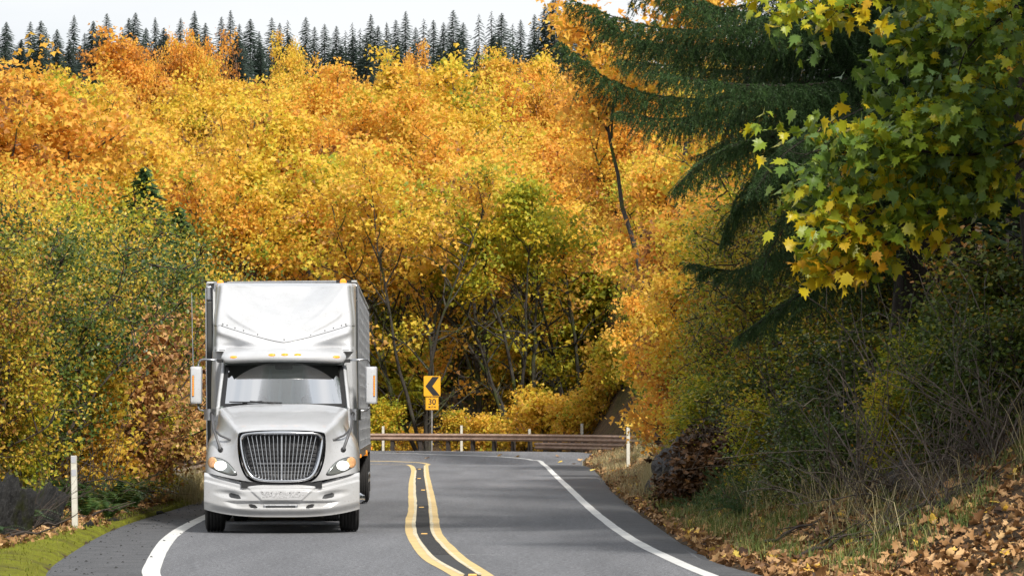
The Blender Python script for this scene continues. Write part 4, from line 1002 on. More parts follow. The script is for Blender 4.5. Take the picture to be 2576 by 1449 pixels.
for px, D, s, lb in ((362, 118, .66, 'dark green fir rising out of the thicket beside the truck'), (450, 130, .66, 'smaller dark fir partly hidden behind the truck roof')):
    x = Xat(px, D); place('fir_tree', MIDC[0], (x, D, tz(x, D) - .3), 1, (s * 1.7, s * 1.7, s), (M['bark_dark'], M['needle']), lb, 'fir')
# shaded wood above the cutting
wood = [(9.5, 62), (12, 55), (8.4, 71), (8.0, 66), (9.6, 74), (11, 80), (10.5, 68), (11.5, 78), (14.5, 66), (16, 84), (15, 112), (18, 72), (12.5, 128), (17, 125), (9.0, 52), (13, 46), (17, 54), (11.5, 40), (14, 36), (10.5, 33), (13, 29), (9.5, 44), (19, 40), (20, 60)]
for i, (x, D) in enumerate(wood):
    seen = D > 46
    place('fir_tree', MIDC[1], (x, D, tz(x, D) - .3), rr.random() * 6, rr.uniform(.85, 1.2), (M['bark_dark'], M['needle']), 'tall dark fir in the shaded wood above the cutting', 'fir', 'firs in the shaded wood')
# ------------------------------------------------------------------ shrubs
SHR = [grow_tree(51, 5.2, 6, (0, 0), .12, .36, leaf=.078, per=27, clump=.22, tmpl=T_QUAD, rad=.045, subs=10, tmean=.45, tvar=.3, twn=4),
       grow_tree(52, 5.6, 7, (.08, 0), .18, .34, leaf=.078, per=24, clump=.22, tmpl=T_QUAD, rad=.04, subs=9, tmean=.55, tvar=.3, twn=4),
       grow_tree(53, 4.6, 5, (-.05, 0), .10, .40, leaf=.078, per=29, clump=.22, tmpl=T_QUAD, rad=.045, subs=10, tmean=.4, tvar=.3, twn=4)]
# thicket beside the truck
LT = [(-40, 62, .85, 'leaf_thicket'), (20, 66, .95, 'leaf_thicket'), (75, 70, .92, 'leaf_thicket'), (130, 74, .98, 'leaf_thicket'), (190, 78, .98, 'leaf_thicket'), (240, 82, .95, 'leaf_thicket'), (300, 88, .85, 'leaf_thicket'),
      (-10, 78, 1.15, 'leaf_gold'), (60, 82, 1.2, 'leaf_thicket'), (120, 86, 1.22, 'leaf_thicket'), (180, 90, 1.25, 'leaf_thicket'), (230, 94, 1.22, 'leaf_thicket'), (280, 98, 1.1, 'leaf_gold'), (340, 100, .9, 'leaf_thicket'), (385, 100, .75, 'leaf_gold'), (430, 104, .62, 'leaf_gold'), (475, 106, .5, 'leaf_yellowgreen')]
for i, (px, D, s, mt) in enumerate(LT):
    x = Xat(px, D); place('thicket_shrub', SHR[i % 3], (x, D, tz(x, D) - .15), rr.random() * 6, s, (M['twig_dark'], M[mt if i % 4 != 1 else ('leaf_green' if i < 7 else 'leaf_yellowgreen')]), 'tall tangled shrub with small green and yellow leaves in the roadside thicket', 'shrub', 'shrubs of the thicket beside the truck')
# browning big-leaf saplings next to the truck
BSAP = [grow_tree(61, 5.0, 4, (.12, 0), .14, .42, leaf=.155, per=18, clump=.30, tmpl=T_FAR, rad=.05, subs=10, tmean=.5, tvar=.28, hang=.7), grow_tree(62, 5.0, 3, (.05, 0), .14, .42, leaf=.155, per=18, clump=.32, tmpl=T_FAR, rad=.05, subs=10, tmean=.55, tvar=.28, hang=.7)]
for px, D, s, mt, lb in ((395, 92, .98, 'leaf_brownmaple', 'browning maple sapling leaning towards the truck roof'), (345, 86, .72, 'leaf_brownmaple', 'shorter browning maple sapling in the thicket edge'), (430, 97, .72, 'leaf_brownmaple', 'browning maple sapling close beside the truck mirror'), (455, 102, .5, 'leaf_gold', 'small golden maple sapling low beside the truck fender'), (330, 76, .42, 'leaf_yellowgreen', 'yellow-green maple sapling above the ferns'), (35, 63, .5, 'leaf_yellowgreen', 'yellow-green maple sapling over the dark rocks'), (150, 68, .62, 'leaf_gold', 'golden maple sapling poking out of the thicket above the marker post'), (250, 74, .72, 'leaf_brownmaple', 'tan leaved sapling in the middle of the thicket')):
    x = Xat(px, D); place('maple_sapling', BSAP[int(px) % 2], (x, D, tz(x, D) - .1), 0.3, s, (M['twig_dark'], M[mt]), lb, 'sapling')
# orange maple standing over the thicket at the picture edge
for px, D, s, mt, lb, k in ((90, 112, .92, 'leaf_orange', 'orange maple spreading over the roadside thicket', 3), (-60, 104, .85, 'leaf_orange', 'orange maple at the very edge of the thicket', 0), (215, 128, .95, 'leaf_gold', 'golden maple behind the thicket', 1), (600, 150, .62, 'leaf_gold', 'golden maple rising behind the trailer roof', 3), (520, 146, .5, 'leaf_yellowgreen', 'yellow-green maple behind the trailer roof corner', 1)):
    x = Xat(px, D); place('maple_tree', MAP[k], (x, D, tz(x, D) - .2), .4, s, (M['bark'], M[mt]), lb, 'tree')
for px, D, s, mt, lb, k in ((1640, 160, .72, 'leaf_orange', 'orange maple on the corner slope above the rail end', 3), (1700, 152, .75, 'leaf_gold', 'golden maple on the corner slope above the rail end', 1), (1590, 168, .8, 'leaf_orange', 'orange maple just behind the corner slope', 0), (1760, 146, .8, 'leaf_orange', 'orange maple highest on the corner slope', 4)):
    x = Xat(px, D); place('maple_tree', MAP[k], (x, D, tz(x, D) - .3), 2.2, s, (M['bark'], M[mt]), lb, 'tree')
# right-hand cutting: bright maple, hazels and vine maples
for px, D, s, mt, lb, k in ((1745, 100, .56, 'leaf_orange', 'bright orange maple drooping at the end of the cutting', 3), (1820, 94, .5, 'leaf_gold', 'golden maple beside the bright orange one above the cutting', 1), (1720, 128, 1.0, 'leaf_orange', 'tall orange maple between the fir tips and the sky', 9), (1930, 118, .9, 'leaf_gold', 'golden maple deep behind the fir boughs', 1)):
    x = Xat(px, D); place('maple_tree', TALL if k == 9 else MAP[k], (x, D, tz(x, D) - .3), 4.34 if k == 9 else 1.2, s, (M['bark'], M[mt]), lb, 'tree')
GLOW = [grow_tree(65, 6.6, 4, (-.06, 0), .12, .30, leaf=.13, per=26, clump=.26, rad=.06, subs=12, tmean=.45, tvar=.2, hang=.6, twn=5), grow_tree(66, 6.0, 4, (0, 0), .12, .32, leaf=.13, per=26, clump=.26, rad=.06, subs=11, tmean=.5, tvar=.2, hang=.6, twn=5)]
for px, D, s, mt, lb, k in ((1755, 97, 1.0, 'leaf_orange', 'bright orange sapling glowing at the cutting end', 0), (1815, 92, .8, 'leaf_gold', 'bright golden sapling beside the orange one at the cutting end', 1), (1720, 108, .85, 'leaf_orange', 'smaller orange sapling nearest the guardrail end', 1)):
    x = Xat(px, D); place('maple_sapling', GLOW[k], (x, D, tz(x, D) - .1), 3.3, s, (M['twig_dark'], M[mt]), lb, 'sapling')
VM = [grow_tree(71, 5.0, 6, (-.12, -.05), .10, .42, leaf=.085, per=18, clump=.27, tmpl=T_QUAD, rad=.035, subs=10, tmean=.45, tvar=.28, up=.8), grow_tree(72, 4.4, 7, (-.18, -.08), .08, .46, leaf=.08, per=18, clump=.25, tmpl=T_QUAD, rad=.03, subs=9, tmean=.5, tvar=.28, up=.8)]
RT = [(1760, 92, .34, 'leaf_lime'), (1800, 88, .42, 'leaf_lime'), (1860, 84, .62, 'leaf_thicket'), (1915, 80, .75, 'leaf_green'), (1960, 76, .9, 'leaf_lime'), (2020, 74, 1.05, 'leaf_thicket'), (2085, 72, 1.05, 'leaf_lime'), (2160, 70, 1.0, 'leaf_thicket'), (2230, 70, .7, 'leaf_green'), (1880, 92, 1.1, 'leaf_lime'), (1960, 88, 1.25, 'leaf_lime'), (2050, 84, 1.25, 'leaf_lime'), (2140, 80, 1.15, 'leaf_lime'), (1680, 112, .42, 'leaf_lime'), (1590, 160, .5, 'leaf_lime'), (1625, 156, .55, 'leaf_lime'), (1665, 134, .55, 'leaf_lime'), (1645, 126, .36, 'leaf_lime'), (1655, 150, .6, 'leaf_lime')]
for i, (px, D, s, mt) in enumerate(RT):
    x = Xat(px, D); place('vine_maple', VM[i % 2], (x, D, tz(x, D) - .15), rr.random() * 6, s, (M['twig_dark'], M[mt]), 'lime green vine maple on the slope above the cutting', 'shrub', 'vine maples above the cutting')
GS = [grow_tree(81, 1.9, 7, (-.1, -.1), .08, .45, leaf=.08, per=13, clump=.16, tmpl=T_QUAD, rad=.014, subs=8, tmean=.55, tvar=.28, up=.9, twn=4), grow_tree(82, 1.5, 8, (-.15, -.1), .08, .5, leaf=.085, per=12, clump=.16, tmpl=T_QUAD, rad=.012, subs=7, tmean=.6, tvar=.28, up=.9, twn=4)]
GT = [(1960, 64, .8), (2030, 60, .9), (2110, 58, .95), (2190, 56, 1.0), (2270, 55, 1.0), (2350, 53, 1.0), (2430, 52, 1.0), (2500, 50, 1.0), (2570, 49, 1.05), (2080, 52, .7), (2400, 48, .75), (2480, 46.5, .8), (2560, 45.5, .8), (2230, 50, .7), (1900, 70, .7), (2330, 60, .7), (2430, 60, .6), (1985, 57, .6), (2045, 54, .65), (2150, 50.5, .6), (2290, 48.5, .6), (2350, 47, .6), (2450, 47.5, .7), (2530, 47, .8), (2110, 61, 1.0), (2200, 62, 1.0), (1940, 72, .9), (1870, 66, .5)]
for i, (px, D, s) in enumerate(GT):
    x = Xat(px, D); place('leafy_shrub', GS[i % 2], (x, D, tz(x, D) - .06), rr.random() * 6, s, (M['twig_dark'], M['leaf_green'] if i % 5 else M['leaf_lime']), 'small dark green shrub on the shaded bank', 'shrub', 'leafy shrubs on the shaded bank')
x = Xat(1720, 88); place('broom_bush', GS[0], (x, 88, tz(x, 88) + .3), 2, (.6, .6, .62), (M['twig_dark'], M['leaf_yellowgreen']), 'small yellow bush behind the grey roadside rock', 'bush')
x = Xat(1790, 82); place('broom_bush', GS[1], (x, 82, tz(x, 82) + .35), 1, (.95, .95, 1.0), (M['twig_dark'], M['leaf_yellowgreen']), 'bright yellow-green bush above the grey roadside rock', 'bush')
# bare canes
def canes(seed, n, H, spread, tw=3):
    r = np.random.default_rng(seed); T = Tubes()
    for k in range(n):
        a = r.random() * 6.283; ln = H * (.5 + .7 * r.random()); d = np.array([math.cos(a) * spread, math.sin(a) * spread, 1.0])
        st, _ = limb(r, (r.normal() * .12, r.normal() * .12, -.05), d, ln, 8, .30, -.07 * r.random())
        T.add(st, np.linspace(.011, .003, 9) * (.6 + .8 * r.random()), 4)
        for m in range(tw):
            i = r.integers(2, 8); t2, _ = limb(r, st[i], r.normal(size=3) + (0, 0, .6), ln * .35 * r.random() + .1, 4, .4, -.05)
            T.add(t2, np.linspace(.005, .002, 5), 3)
    return T.mesh('canes')
CAN = [canes(91, 22, 1.9, .7), canes(92, 16, 2.4, .5), canes(93, 30, 1.3, 1.1)]
CT = [(1960, 66, 1), (2020, 56, 1), (2075, 51, 1.0), (2130, 49, 1.1), (2190, 48, 1.15), (2260, 47, 1.1), (2330, 46, 1.1), (2400, 45.5, 1), (2460, 45, 1), (2530, 44.5, 1.1), (2300, 50, 1.2), (2420, 49, 1.2), (2180, 53, 1.2), (1850, 70, .8), (1900, 60, .7), (2560, 47, 1.2), (2050, 60, 1.2), (2240, 44, .7), (2380, 43, .7)]
for i, (px, D, s) in enumerate(CT):
    x = Xat(px, D); place('bare_bramble', (CAN[i % 3],), (x, D, tz(x, D) - .02), rr.random() * 6, s, (M['twig'],), 'tangle of bare grey bramble canes on the bank', 'bramble', 'bare brambles on the bank', names=('canes',))
for i, (px, D, s) in enumerate(((60, 56, .7), (240, 66, .9), (320, 74, 1.0), (130, 60, .8), (400, 88, 1.1), (455, 96, 1.1), (20, 54, .6), (200, 72, 1.6), (90, 66, 1.7), (260, 78, 2.4), (300, 82, 2.2))):
    x = Xat(px, D); place('bare_bramble', (CAN[i % 3],), (x, D, tz(x, D) - .02), rr.random() * 6, s, (M['twig_dark'],), 'dark bare stems in front of the roadside thicket', 'bramble', 'bare stems along the thicket', names=('canes',))
# dark trunks in the shaded wood
for i, (px, D, wd, lb) in enumerate(((2310, 60, .20, 'thick dark trunk standing behind the maple leaves'), (2245, 66, .12, 'thinner dark trunk beside the thick one'), (2420, 74, .17, 'dark trunk deep in the shaded wood'), (2500, 80, .15, 'dark trunk farthest into the shaded wood'), (2130, 82, .13, 'dark trunk behind the lime leaves'))):
    r = np.random.default_rng(200 + i); T = Tubes(); st, _ = limb(r, (0, 0, -.5), (r.normal() * .03, 0, 1), 15, 12, .03); T.add(st, np.linspace(wd * 1.15, wd * .55, 13), 10)
    for k in range(26):
        z = 2 + k * .45; b, _ = limb(r, (0, 0, z), (r.normal(), r.normal(), .0), 1.2 + r.random() * 1.4, 4, .3, -.05); T.add(b + [np.interp(z, st[:, 2], st[:, 0]), np.interp(z, st[:, 2], st[:, 1]), 0], np.linspace(.022, .004, 5), 4)
    x = Xat(px, D); place('bare_tree', (T.mesh('trunk'),), (x, D, tz(x, D)), 0, 1, (M['bark_dark'],), lb, 'tree trunk', names=('trunk',))

# ------------------------------------------------------------------ overhanging fir, bough by bough
def bough_mesh(seed, pts, droop=.75, dens=1.0):
    r = np.random.default_rng(seed); ax = catmull(pts, 70); T = Tubes(); T.add(ax, np.linspace(.035, .004, 70), 5)
    L = np.linalg.norm(np.diff(ax, axis=0), axis=1).sum(); nV = []; nT = []
    n = int(L / .03 * dens); tt = np.linspace(0, 1, 70); tang = norm(np.gradient(ax, axis=0))
    for k in range(n):
      if True:
        f = .06 + .94 * (k + r.random()) / n; p = np.array([np.interp(f, tt, ax[:, c]) for c in range(3)]); t = np.array([np.interp(f, tt, tang[:, c]) for c in range(3)])
        sd = 1 if k % 2 else -1; side = norm(np.cross(t, (0, 0, 1))) * sd
        ln = (1.25 * (1 - f) ** .55 * (.5 + .7 * r.random()) + .14) * (.6 + .4 * min(1, f * 4))
        d = norm(side * (.75 + .3 * r.normal()) + t * .7 + np.array([0, 0, .1]))
        m = max(4, int(ln / .07)); q = [p]
        g = droop * (.5 + r.random() * .8)
        for s in range(m):
            d = norm(d + np.array([0, 0, -g * 1.9 / m]) + r.normal(size=3) * .06); q.append(q[-1] + d * ln / m)
        q = np.array(q); T.add(q, np.linspace(.005, .0015, m + 1), 3)
        qs = [q]
        for _ in range(5):
            i0 = int(r.integers(1, m)); sd_ = norm(np.cross(d, (0, 0, 1)) * r.choice([-1, 1]) * .6 + d * .5 + np.array([0, 0, -.9 * droop * r.random()])); l2 = ln * (.25 + .3 * r.random())
            s2 = [q[i0]]
            for s in range(4): sd_ = norm(sd_ + np.array([0, 0, -.22 * droop])); s2.append(s2[-1] + sd_ * l2 / 4)
            qs.append(np.array(s2))
      for q, ln in [(q_, np.linalg.norm(np.diff(q_, axis=0), axis=1).sum()) for q_ in qs]:
        m = len(q) - 1
        nn = max(6, int(ln / .0060)); u = r.random(nn) * m; i = np.minimum(u.astype(int), m - 1); c = q[i] + (q[i + 1] - q[i]) * (u - i)[:, None]; dd = norm(q[i + 1] - q[i])
        o = r.normal(size=(nn, 3)); o = norm(o - dd * np.sum(o * dd, 1, keepdims=True)); nd = norm(o + dd * .75)
        nl = .036 * (.7 + .5 * r.random(nn))[:, None]; w = np.cross(nd, o + r.normal(size=(nn, 3)) * .3); w = norm(w) * .0055
        nV.append(np.stack([c - w, c + w, c + nd * nl], 1).reshape(-1, 3)); nT.append(np.repeat(np.clip(.42 + .3 * f + r.normal() * .12 + r.normal(size=nn) * .1, 0, 1), 3))
    V = np.concatenate(nV)
    return T.mesh('bough'), fast_mesh('needles', V, np.arange(len(V)).reshape(-1, 3), tone=np.concatenate(nT))
FD = 56.0
fir = empty('fir_tree', (Xat(2300, FD), FD, tz(Xat(2300, FD), FD) - .2), 0, 'dark green fir with long drooping boughs reaching out over the road', 'fir')
fb = np.array(fir.location)
Tt = Tubes(); Tt.add(np.array([(0, 0, -.3), (.02, 0, 4), (0, 0, 9), (0, 0, 15), (0, 0, 20)]), np.array([.24, .21, .17, .12, .05]), 12); tro = obj('trunk', Tt.mesh('trunk'), M['bark_dark'], fir)
BG = [[(2300, -90, 56), (2000, 40, 55), (1760, 75, 54), (1600, 60, 53.5), (1440, 2, 53)],
      [(2300, 60, 56), (2050, 130, 55.4), (1800, 120, 55), (1620, 105, 54.5), (1500, 45, 54)],
      [(2300, 130, 56), (2000, 215, 54.6), (1760, 250, 54), (1560, 215, 53.4), (1412, 112, 53)],
      [(2300, 180, 56), (2060, 270, 56.5), (1850, 280, 57), (1680, 300, 57), (1560, 280, 57)],
      [(2300, 240, 56), (2080, 330, 55), (1900, 350, 54), (1780, 400, 53.6), (1700, 470, 53.4)],
      [(2300, 340, 56), (2100, 400, 56), (1960, 440, 56.2), (1860, 520, 56.4), (1820, 600, 56.5)],
      [(2300, 480, 56), (2120, 560, 56.6), (1960, 640, 57), (1850, 680, 57.3), (1738, 664, 57.5)],
      [(2300, 560, 56), (2160, 640, 55.4), (2030, 730, 55), (1940, 790, 54.8), (1860, 845, 54.6)],
      [(2300, -200, 56), (2080, -60, 56), (1920, 0, 56), (1820, 20, 56), (1740, -10, 56)],
      [(2300, -120, 56), (2150, 20, 57.5), (2000, 80, 58.5), (1900, 120, 59), (1800, 110, 59.5)],
      [(2300, 90, 56), (2200, 200, 57.5), (2080, 300, 59), (1980, 380, 60), (1900, 450, 60.5)],
      [(2300, 260, 56), (2200, 330, 54.5), (2120, 400, 53.2), (2060, 500, 52.5), (2020, 600, 52.2)],
      [(2300, -160, 56), (2420, -40, 55), (2500, 60, 54.4), (2560, 180, 54), (2600, 260, 54)],
      [(2300, 30, 56), (2360, 140, 57), (2440, 260, 58), (2480, 360, 58.5), (2500, 440, 59)],
      [(2300, -20, 56), (2050, 60, 54.2), (1850, 30, 53.2), (1700, 0, 52.6), (1600, -40, 52)],
      [(2300, 100, 56), (2080, 160, 57), (1880, 180, 58), (1720, 170, 58.6), (1560, 150, 59)],
      [(2300, 160, 56), (2080, 210, 53.6), (1900, 215, 52.4), (1750, 200, 51.8), (1640, 180, 51.4)],
      [(2300, 220, 56), (2100, 290, 58), (1950, 320, 59.5), (1830, 360, 60.5), (1760, 390, 61)],
      [(2300, 300, 56), (2120, 350, 57), (1980, 400, 58), (1900, 470, 58.5), (1870, 540, 58.8)],
      [(2300, 400, 56), (2140, 450, 54.6), (2020, 520, 53.8), (1950, 610, 53.4), (1920, 680, 53.2)],
      [(2300, 200, 56), (2180, 270, 53), (2060, 330, 51.4), (1960, 400, 50.6), (1900, 480, 50.2)],
      [(2300, -60, 56), (2120, 60, 58.6), (1990, 150, 60), (1890, 210, 61), (1800, 240, 61.5)]]
for i, b in enumerate(BG):
    pts = [P(*q) - fb for q in b]; pts[0] = np.array([0, 0, pts[0][2]])
    a, nme = bough_mesh(300 + i, pts, .62 if i not in (6, 7) else .45, 1.0 if i < 14 else .8)
    bo = obj('bough', a, M['bark_dark'], fir); ne = obj('needles', nme, M['needle'], bo); ne['kind'] = 'stuff'

# ------------------------------------------------------------------ near maple with large lobed leaves
MD = 47.0
mxy = (Xat(2620, MD), MD)
maple = empty('broadleaf_maple', (mxy[0], mxy[1], tz(*mxy) - .1), 0, 'overhanging maple with large lobed green and yellow leaves', 'tree')
mbase = np.array(maple.location); T = Tubes()
T.add(np.array([P(2630, 1040, MD), P(2600, 600, MD), P(2560, 250, MD), P(2520, -250, MD)]) - mbase, np.array([.17, .15, .13, .09]), 10)
MBR = [([(2575, 400), (2480, 470), (2380, 540), (2260, 600), (2120, 670), (2060, 700)], 45.5, .0, 1.0), ([(2580, 350), (2440, 390), (2300, 380), (2180, 390), (2060, 380), (2010, 400)], 45.0, .0, 1.0),
       ([(2580, 430), (2460, 450), (2340, 440), (2220, 470), (2110, 500), (2040, 520)], 46.0, .0, 1.0), ([(2560, 200), (2470, 180), (2390, 190), (2310, 240), (2260, 310)], 46.2, .0, .9),
       ([(2550, 80), (2440, 60), (2330, 90), (2250, 150), (2230, 210)], 45.6, .0, .9), ([(2540, -60), (2380, -20), (2240, 0), (2120, 10), (2010, 30), (1950, 60)], 45.0, -.12, .75),
       ([(2540, -40), (2460, -20), (2360, 10), (2280, 40)], 46.5, .0, .8), ([(2560, 240), (2480, 280), (2400, 300), (2330, 330)], 44.8, .0, .9), ([(2560, 20), (2500, 60), (2430, 130), (2400, 230)], 44.6, 0, .9), ([(2200, 530), (2140, 580), (2100, 620), (2080, 660)], 45.2, -.15, .9)]
lp, ltn = [], []; rm_ = np.random.default_rng(77)
for bi, (pp, D, tsh, dens) in enumerate(MBR):
    pts = np.array([P(x, y, D + .25 * math.sin(i * 1.7 + bi)) for i, (x, y) in enumerate(pp)]); ax = catmull(pts, 40); T.add(ax - mbase, np.linspace(.022, .005, 40), 5)
    L = np.linalg.norm(np.diff(ax, axis=0), axis=1).sum(); n = int(L / .085 * dens); tt = np.linspace(0, 1, 40)
    for k in range(n):
        f = .08 + .92 * (k + rm_.random()) / n; q = np.array([np.interp(f, tt, ax[:, c]) for c in range(3)])
        tw, _ = limb(rm_, q, np.array([rm_.normal(), rm_.normal(), .45 + rm_.normal() * .6]), .25 + .45 * rm_.random(), 4, .4); T.add(tw - mbase, np.linspace(.006, .0025, 5), 3)
        ct = .68 + tsh + rm_.normal() * .16
        for e in range(16):
            z = tw[int(rm_.integers(2, 5))] + rm_.normal(size=3) * np.array([.16, .16, .11]); lp.append(z); px_ = CXP + z[0] / z[1] * FPX; py_ = HOR - (z[2] - CAM_H) / z[1] * FPX
            low_ = np.clip((py_ - 480) / 200, 0, 1) * .35 if px_ < 2420 else 0
            ltn.append(ct - low_ + rm_.normal() * .10 - (.2 if rm_.random() < .12 else 0))
obj('trunk', T.mesh('trunk'), M['bark_dark'], maple)
lp = np.array(lp); ltn = np.clip(np.array(ltn), 0, 1)
order = np.argsort(lp[:, 1] + rm_.random(len(lp)) * .5); near, rest = order[:300], order[300:]
LM = []
for k in range(10):
    v, f, tn = scatter(np.zeros((1, 3)), np.array([.24]), np.array([k / 10 + .04]), T_MAPLE, 0, 0, 5)
    V, F = T_MAPLE; vv = V * np.array([1, 1, 1]); vv[:, 2] += .05 * np.sin(vv[:, 0] * 7 + k)
    LM.append(fast_mesh('leaf', vv, F, tone=np.full(len(V), k / 9.0))); LM[-1].materials.append(M['leaf_maplenear'])
for i in near:
    nr = norm(rm_.normal(size=3) + np.array([-.1, -.7, 1.2])); d = rm_.normal(size=3) + np.array([0, -.2, -1.0]); d = norm(d - nr * (d @ nr)); a = np.cross(d, nr)
    o = obj('leaf', LM[int(round(ltn[i] * 9))], None, maple); s = .14 * (.65 + .6 * rm_.random())
    o.matrix_local = Matrix([[a[0]*s, d[0]*s, nr[0]*s, lp[i][0]-mbase[0]], [a[1]*s, d[1]*s, nr[1]*s, lp[i][1]-mbase[1]], [a[2]*s, d[2]*s, nr[2]*s, lp[i][2]-mbase[2]], [0, 0, 0, 1]])
T_M2 = tpl(half + [(-x, y) for x, y in half[-2:0:-1]], .45, .35); T_M3 = tpl([(x * .85, y * 1.05) for x, y in half] + [(-x * .85, y) for x, y in half[-2:0:-1]], -.25, .3)
Vv, Ff, Tt_, b_ = [], [], [], 0
for k, tm_ in enumerate((T_MAPLE, T_M2, T_M3)):
    ids = rest[k::3]; v, f, tn = scatter(lp[ids] - mbase, .14, ltn[ids], tm_, .45, .6, 78 + k, np.array([-.1, -.6, 0])); Vv.append(v); Ff.append(f + b_); Tt_.append(tn); b_ += len(v)
fo_ = obj('foliage', fast_mesh('foliage', np.concatenate(Vv), np.concatenate(Ff), tone=np.concatenate(Tt_)), M['leaf_maplenear'], maple); fo_['kind'] = 'stuff'
# ------------------------------------------------------------------ rocks
def rock(name, seed, loc, size, mat, label, rot=(0, 0, 0), sub=5, ang=.35):
    bm = bmesh.new(); bmesh.ops.create_icosphere(bm, subdivisions=sub, radius=1.0); r = random.Random(seed)
    planes = [(Vector((r.gauss(0, 1), r.gauss(0, 1), r.gauss(0, 1))).normalized(), .55 + .35 * r.random()) for _ in range(14)]
    for v in bm.verts:
        for n, d in planes:
            k = v.co.dot(n) - d
            if k > 0: v.co -= n * k * .92
        o = Vector((seed * 3.1, seed * 1.7, 0))
        v.co += v.co.normalized() * (noise.fractal(v.co * 2.2 + o, .8, 2.0, 6) * .20 + noise.ridged_multi_fractal(v.co * 3.5 + o, .9, 2, 5, 1, 2) * .05)
    me = bpy.data.meshes.new(name); bm.to_mesh(me); bm.free()
    o = obj(name, me, mat, None, loc, rot, size); tagp(o, label, 'rock'); return o
def gp(px, D, dz=0): x = Xat(px, D); return (x, D, tz(x, D) + dz)
rock('rock_outcrop', 1, gp(8, 53.5, .05), (.42, .5, .78), M['rock_dark'], 'large dark mossy rock at the very edge of the picture', (0, .25, .3))
rock('rock_outcrop', 2, gp(98, 57, .0), (.30, .4, .66), M['rock_dark'], 'dark slanting rock beside the white marker post', (0, .42, .2))
rock('roadside_rock', 4, gp(222, 58.5, .02), (.11, .12, .13), M['rock_dark'], 'small round stone behind the white marker post')
rock('roadside_rock', 5, gp(400, 69.5, .02), (.22, .2, .10), M['rock_dark'], 'low flat stone in the leaves near the truck wheel')
rock('roadside_rock', 14, gp(290, 63, .02), (.13, .15, .08), M['rock_dark'], 'small mossy stone by the pavement edge')
rock('rock_outcrop', 6, gp(1690, 80, .55), (.40, .6, 1.0), M['rock_grey'], 'grey leaning rock at the end of the cutting', (0, .45, .1))
rock('rock_outcrop', 7, gp(1740, 76, .35), (.45, .5, .55), M['rock_grey'], 'lower grey rock behind the dead brown brush', (.1, .3, .6))
rock('rock_outcrop', 8, gp(2110, 56, .05), (.32, .5, .42), M['rock_dark'], 'blocky rock showing through the brambles', (.3, .2, .3))
rock('rock_outcrop', 9, gp(2010, 62, .15), (.55, .5, .5), M['rock_dark'], 'dark rock under the lime green shrubs', (.1, .5, .6))
rock('rock_outcrop', 10, gp(2560, 50, .1), (.45, .5, .8), M['rock_grey'], 'tall shaded rock at the picture edge behind brambles', (.0, .2, .6))
rock('rock_outcrop', 11, gp(2290, 47.5, .0), (.3, .35, .24), M['rock_grey'], 'half buried rock among the bare canes', (.2, .2, .9))
rock('roadside_rock', 12, gp(2390, 42.2, .02), (.17, .16, .10), M['rock_dark'], 'dark stone at the bottom of the leaf covered bank')
rock('rock_outcrop', 13, gp(2150, 66, .5), (.7, .6, .9), M['rock_dark'], 'dark boulder in the shade under the fir', (.1, .2, .4))

# ------------------------------------------------------------------ guardrails, posts and sign
M['rust'] = simple('weathered_steel_rail', (.42, .30, .235), .55, .25, .4, var=.3, vscale=3)
M['rust_dark'] = simple('dark_steel_post', (.05, .04, .034), .7, var=.4, vscale=5)
M['galv'] = simple('galvanised_end', (.45, .45, .46), .45, .5, var=.2)
WB = [(0, 0), (.0, .02), (-.07, .055), (-.075, .085), (-.01, .125), (0, .155), (-.01, .185), (-.075, .225), (-.07, .255), (0, .29), (0, .31)]
def wbeam(name, pts, mat, parent, z0):
    c = catmull(pts, max(12, len(pts) * 14)); t = norm(np.gradient(c, axis=0)); n = np.column_stack([t[:, 1], -t[:, 0]])
    if np.mean(n[:, 1]) > 0: n = -n
    A = np.zeros((len(c), len(WB), 3))
    for j, (o, h) in enumerate(WB):
        A[:, j, :2] = c + n * (-o); A[:, j, 2] = z0(c) + h
    return MB().grid(A).obj(name, mat, parent, smooth=True, auto=50)
gpts = [(-24, 166), (-16, 165), (-8, 164), (-3.5, 162.5), (-1, 160.5), (1, 157.5), (2.8, 153.5), (4.0, 149.5), (5.2, 145.5)]
g1 = empty('guardrail', (-3, 162.5, .38), 0, 'long brown steel guardrail curving round the outside of the bend', 'guardrail')
off = np.array([-3, 162.5])
def zrail(c): return np.full(len(c), .36) + .0
wbeam('rail', [tuple(np.array(p) - off) for p in gpts], M['rust'], g1, zrail)
gc = catmull(gpts, 300); acc = 0; lastp = gc[0]
for q in gc:
    if np.linalg.norm(q - lastp) >= 1.35 or q is gc[0]:
        lastp = q; gk = int(np.argmin(np.abs(gc - q).sum(1))); tg = norm(gc[min(gk + 1, 299)] - gc[max(gk - 1, 0)]); MB().box((-.075, .02, -.9), (.075, .17, .62)).obj('post', M['rust_dark'], g1, loc=(q[0] - off[0], q[1] - off[1], 0), rot=(0, 0, math.atan2(tg[1], tg[0])))
wbeam('rub_rail', [tuple(np.array(p) - off) for p in gpts[5:]], M['rust'], g1, lambda c: np.full(len(c), .02))
g2 = empty('guardrail', (-7.7, 86, tz(-7.7, 86)), 0, 'short guardrail end emerging from dry grass beside the truck', 'guardrail')
wbeam('rail', [(0, 0), (-.1, 4), (-.25, 9), (-.6, 16), (-1.2, 24)], M['rust'], g2, lambda c: np.full(len(c), .33))
for y in (1.5, 4.5, 7.5, 10.5): MB().box((-.2, -.07, -.5), (-.03, .07, .62)).obj('post', M['rust_dark'], g2, loc=(-.05 * y, y, 0))
MB().box((-.10, -.3, .36), (.02, .35, .64)).obj('end_terminal', M['galv'], g2, bevel=.03)
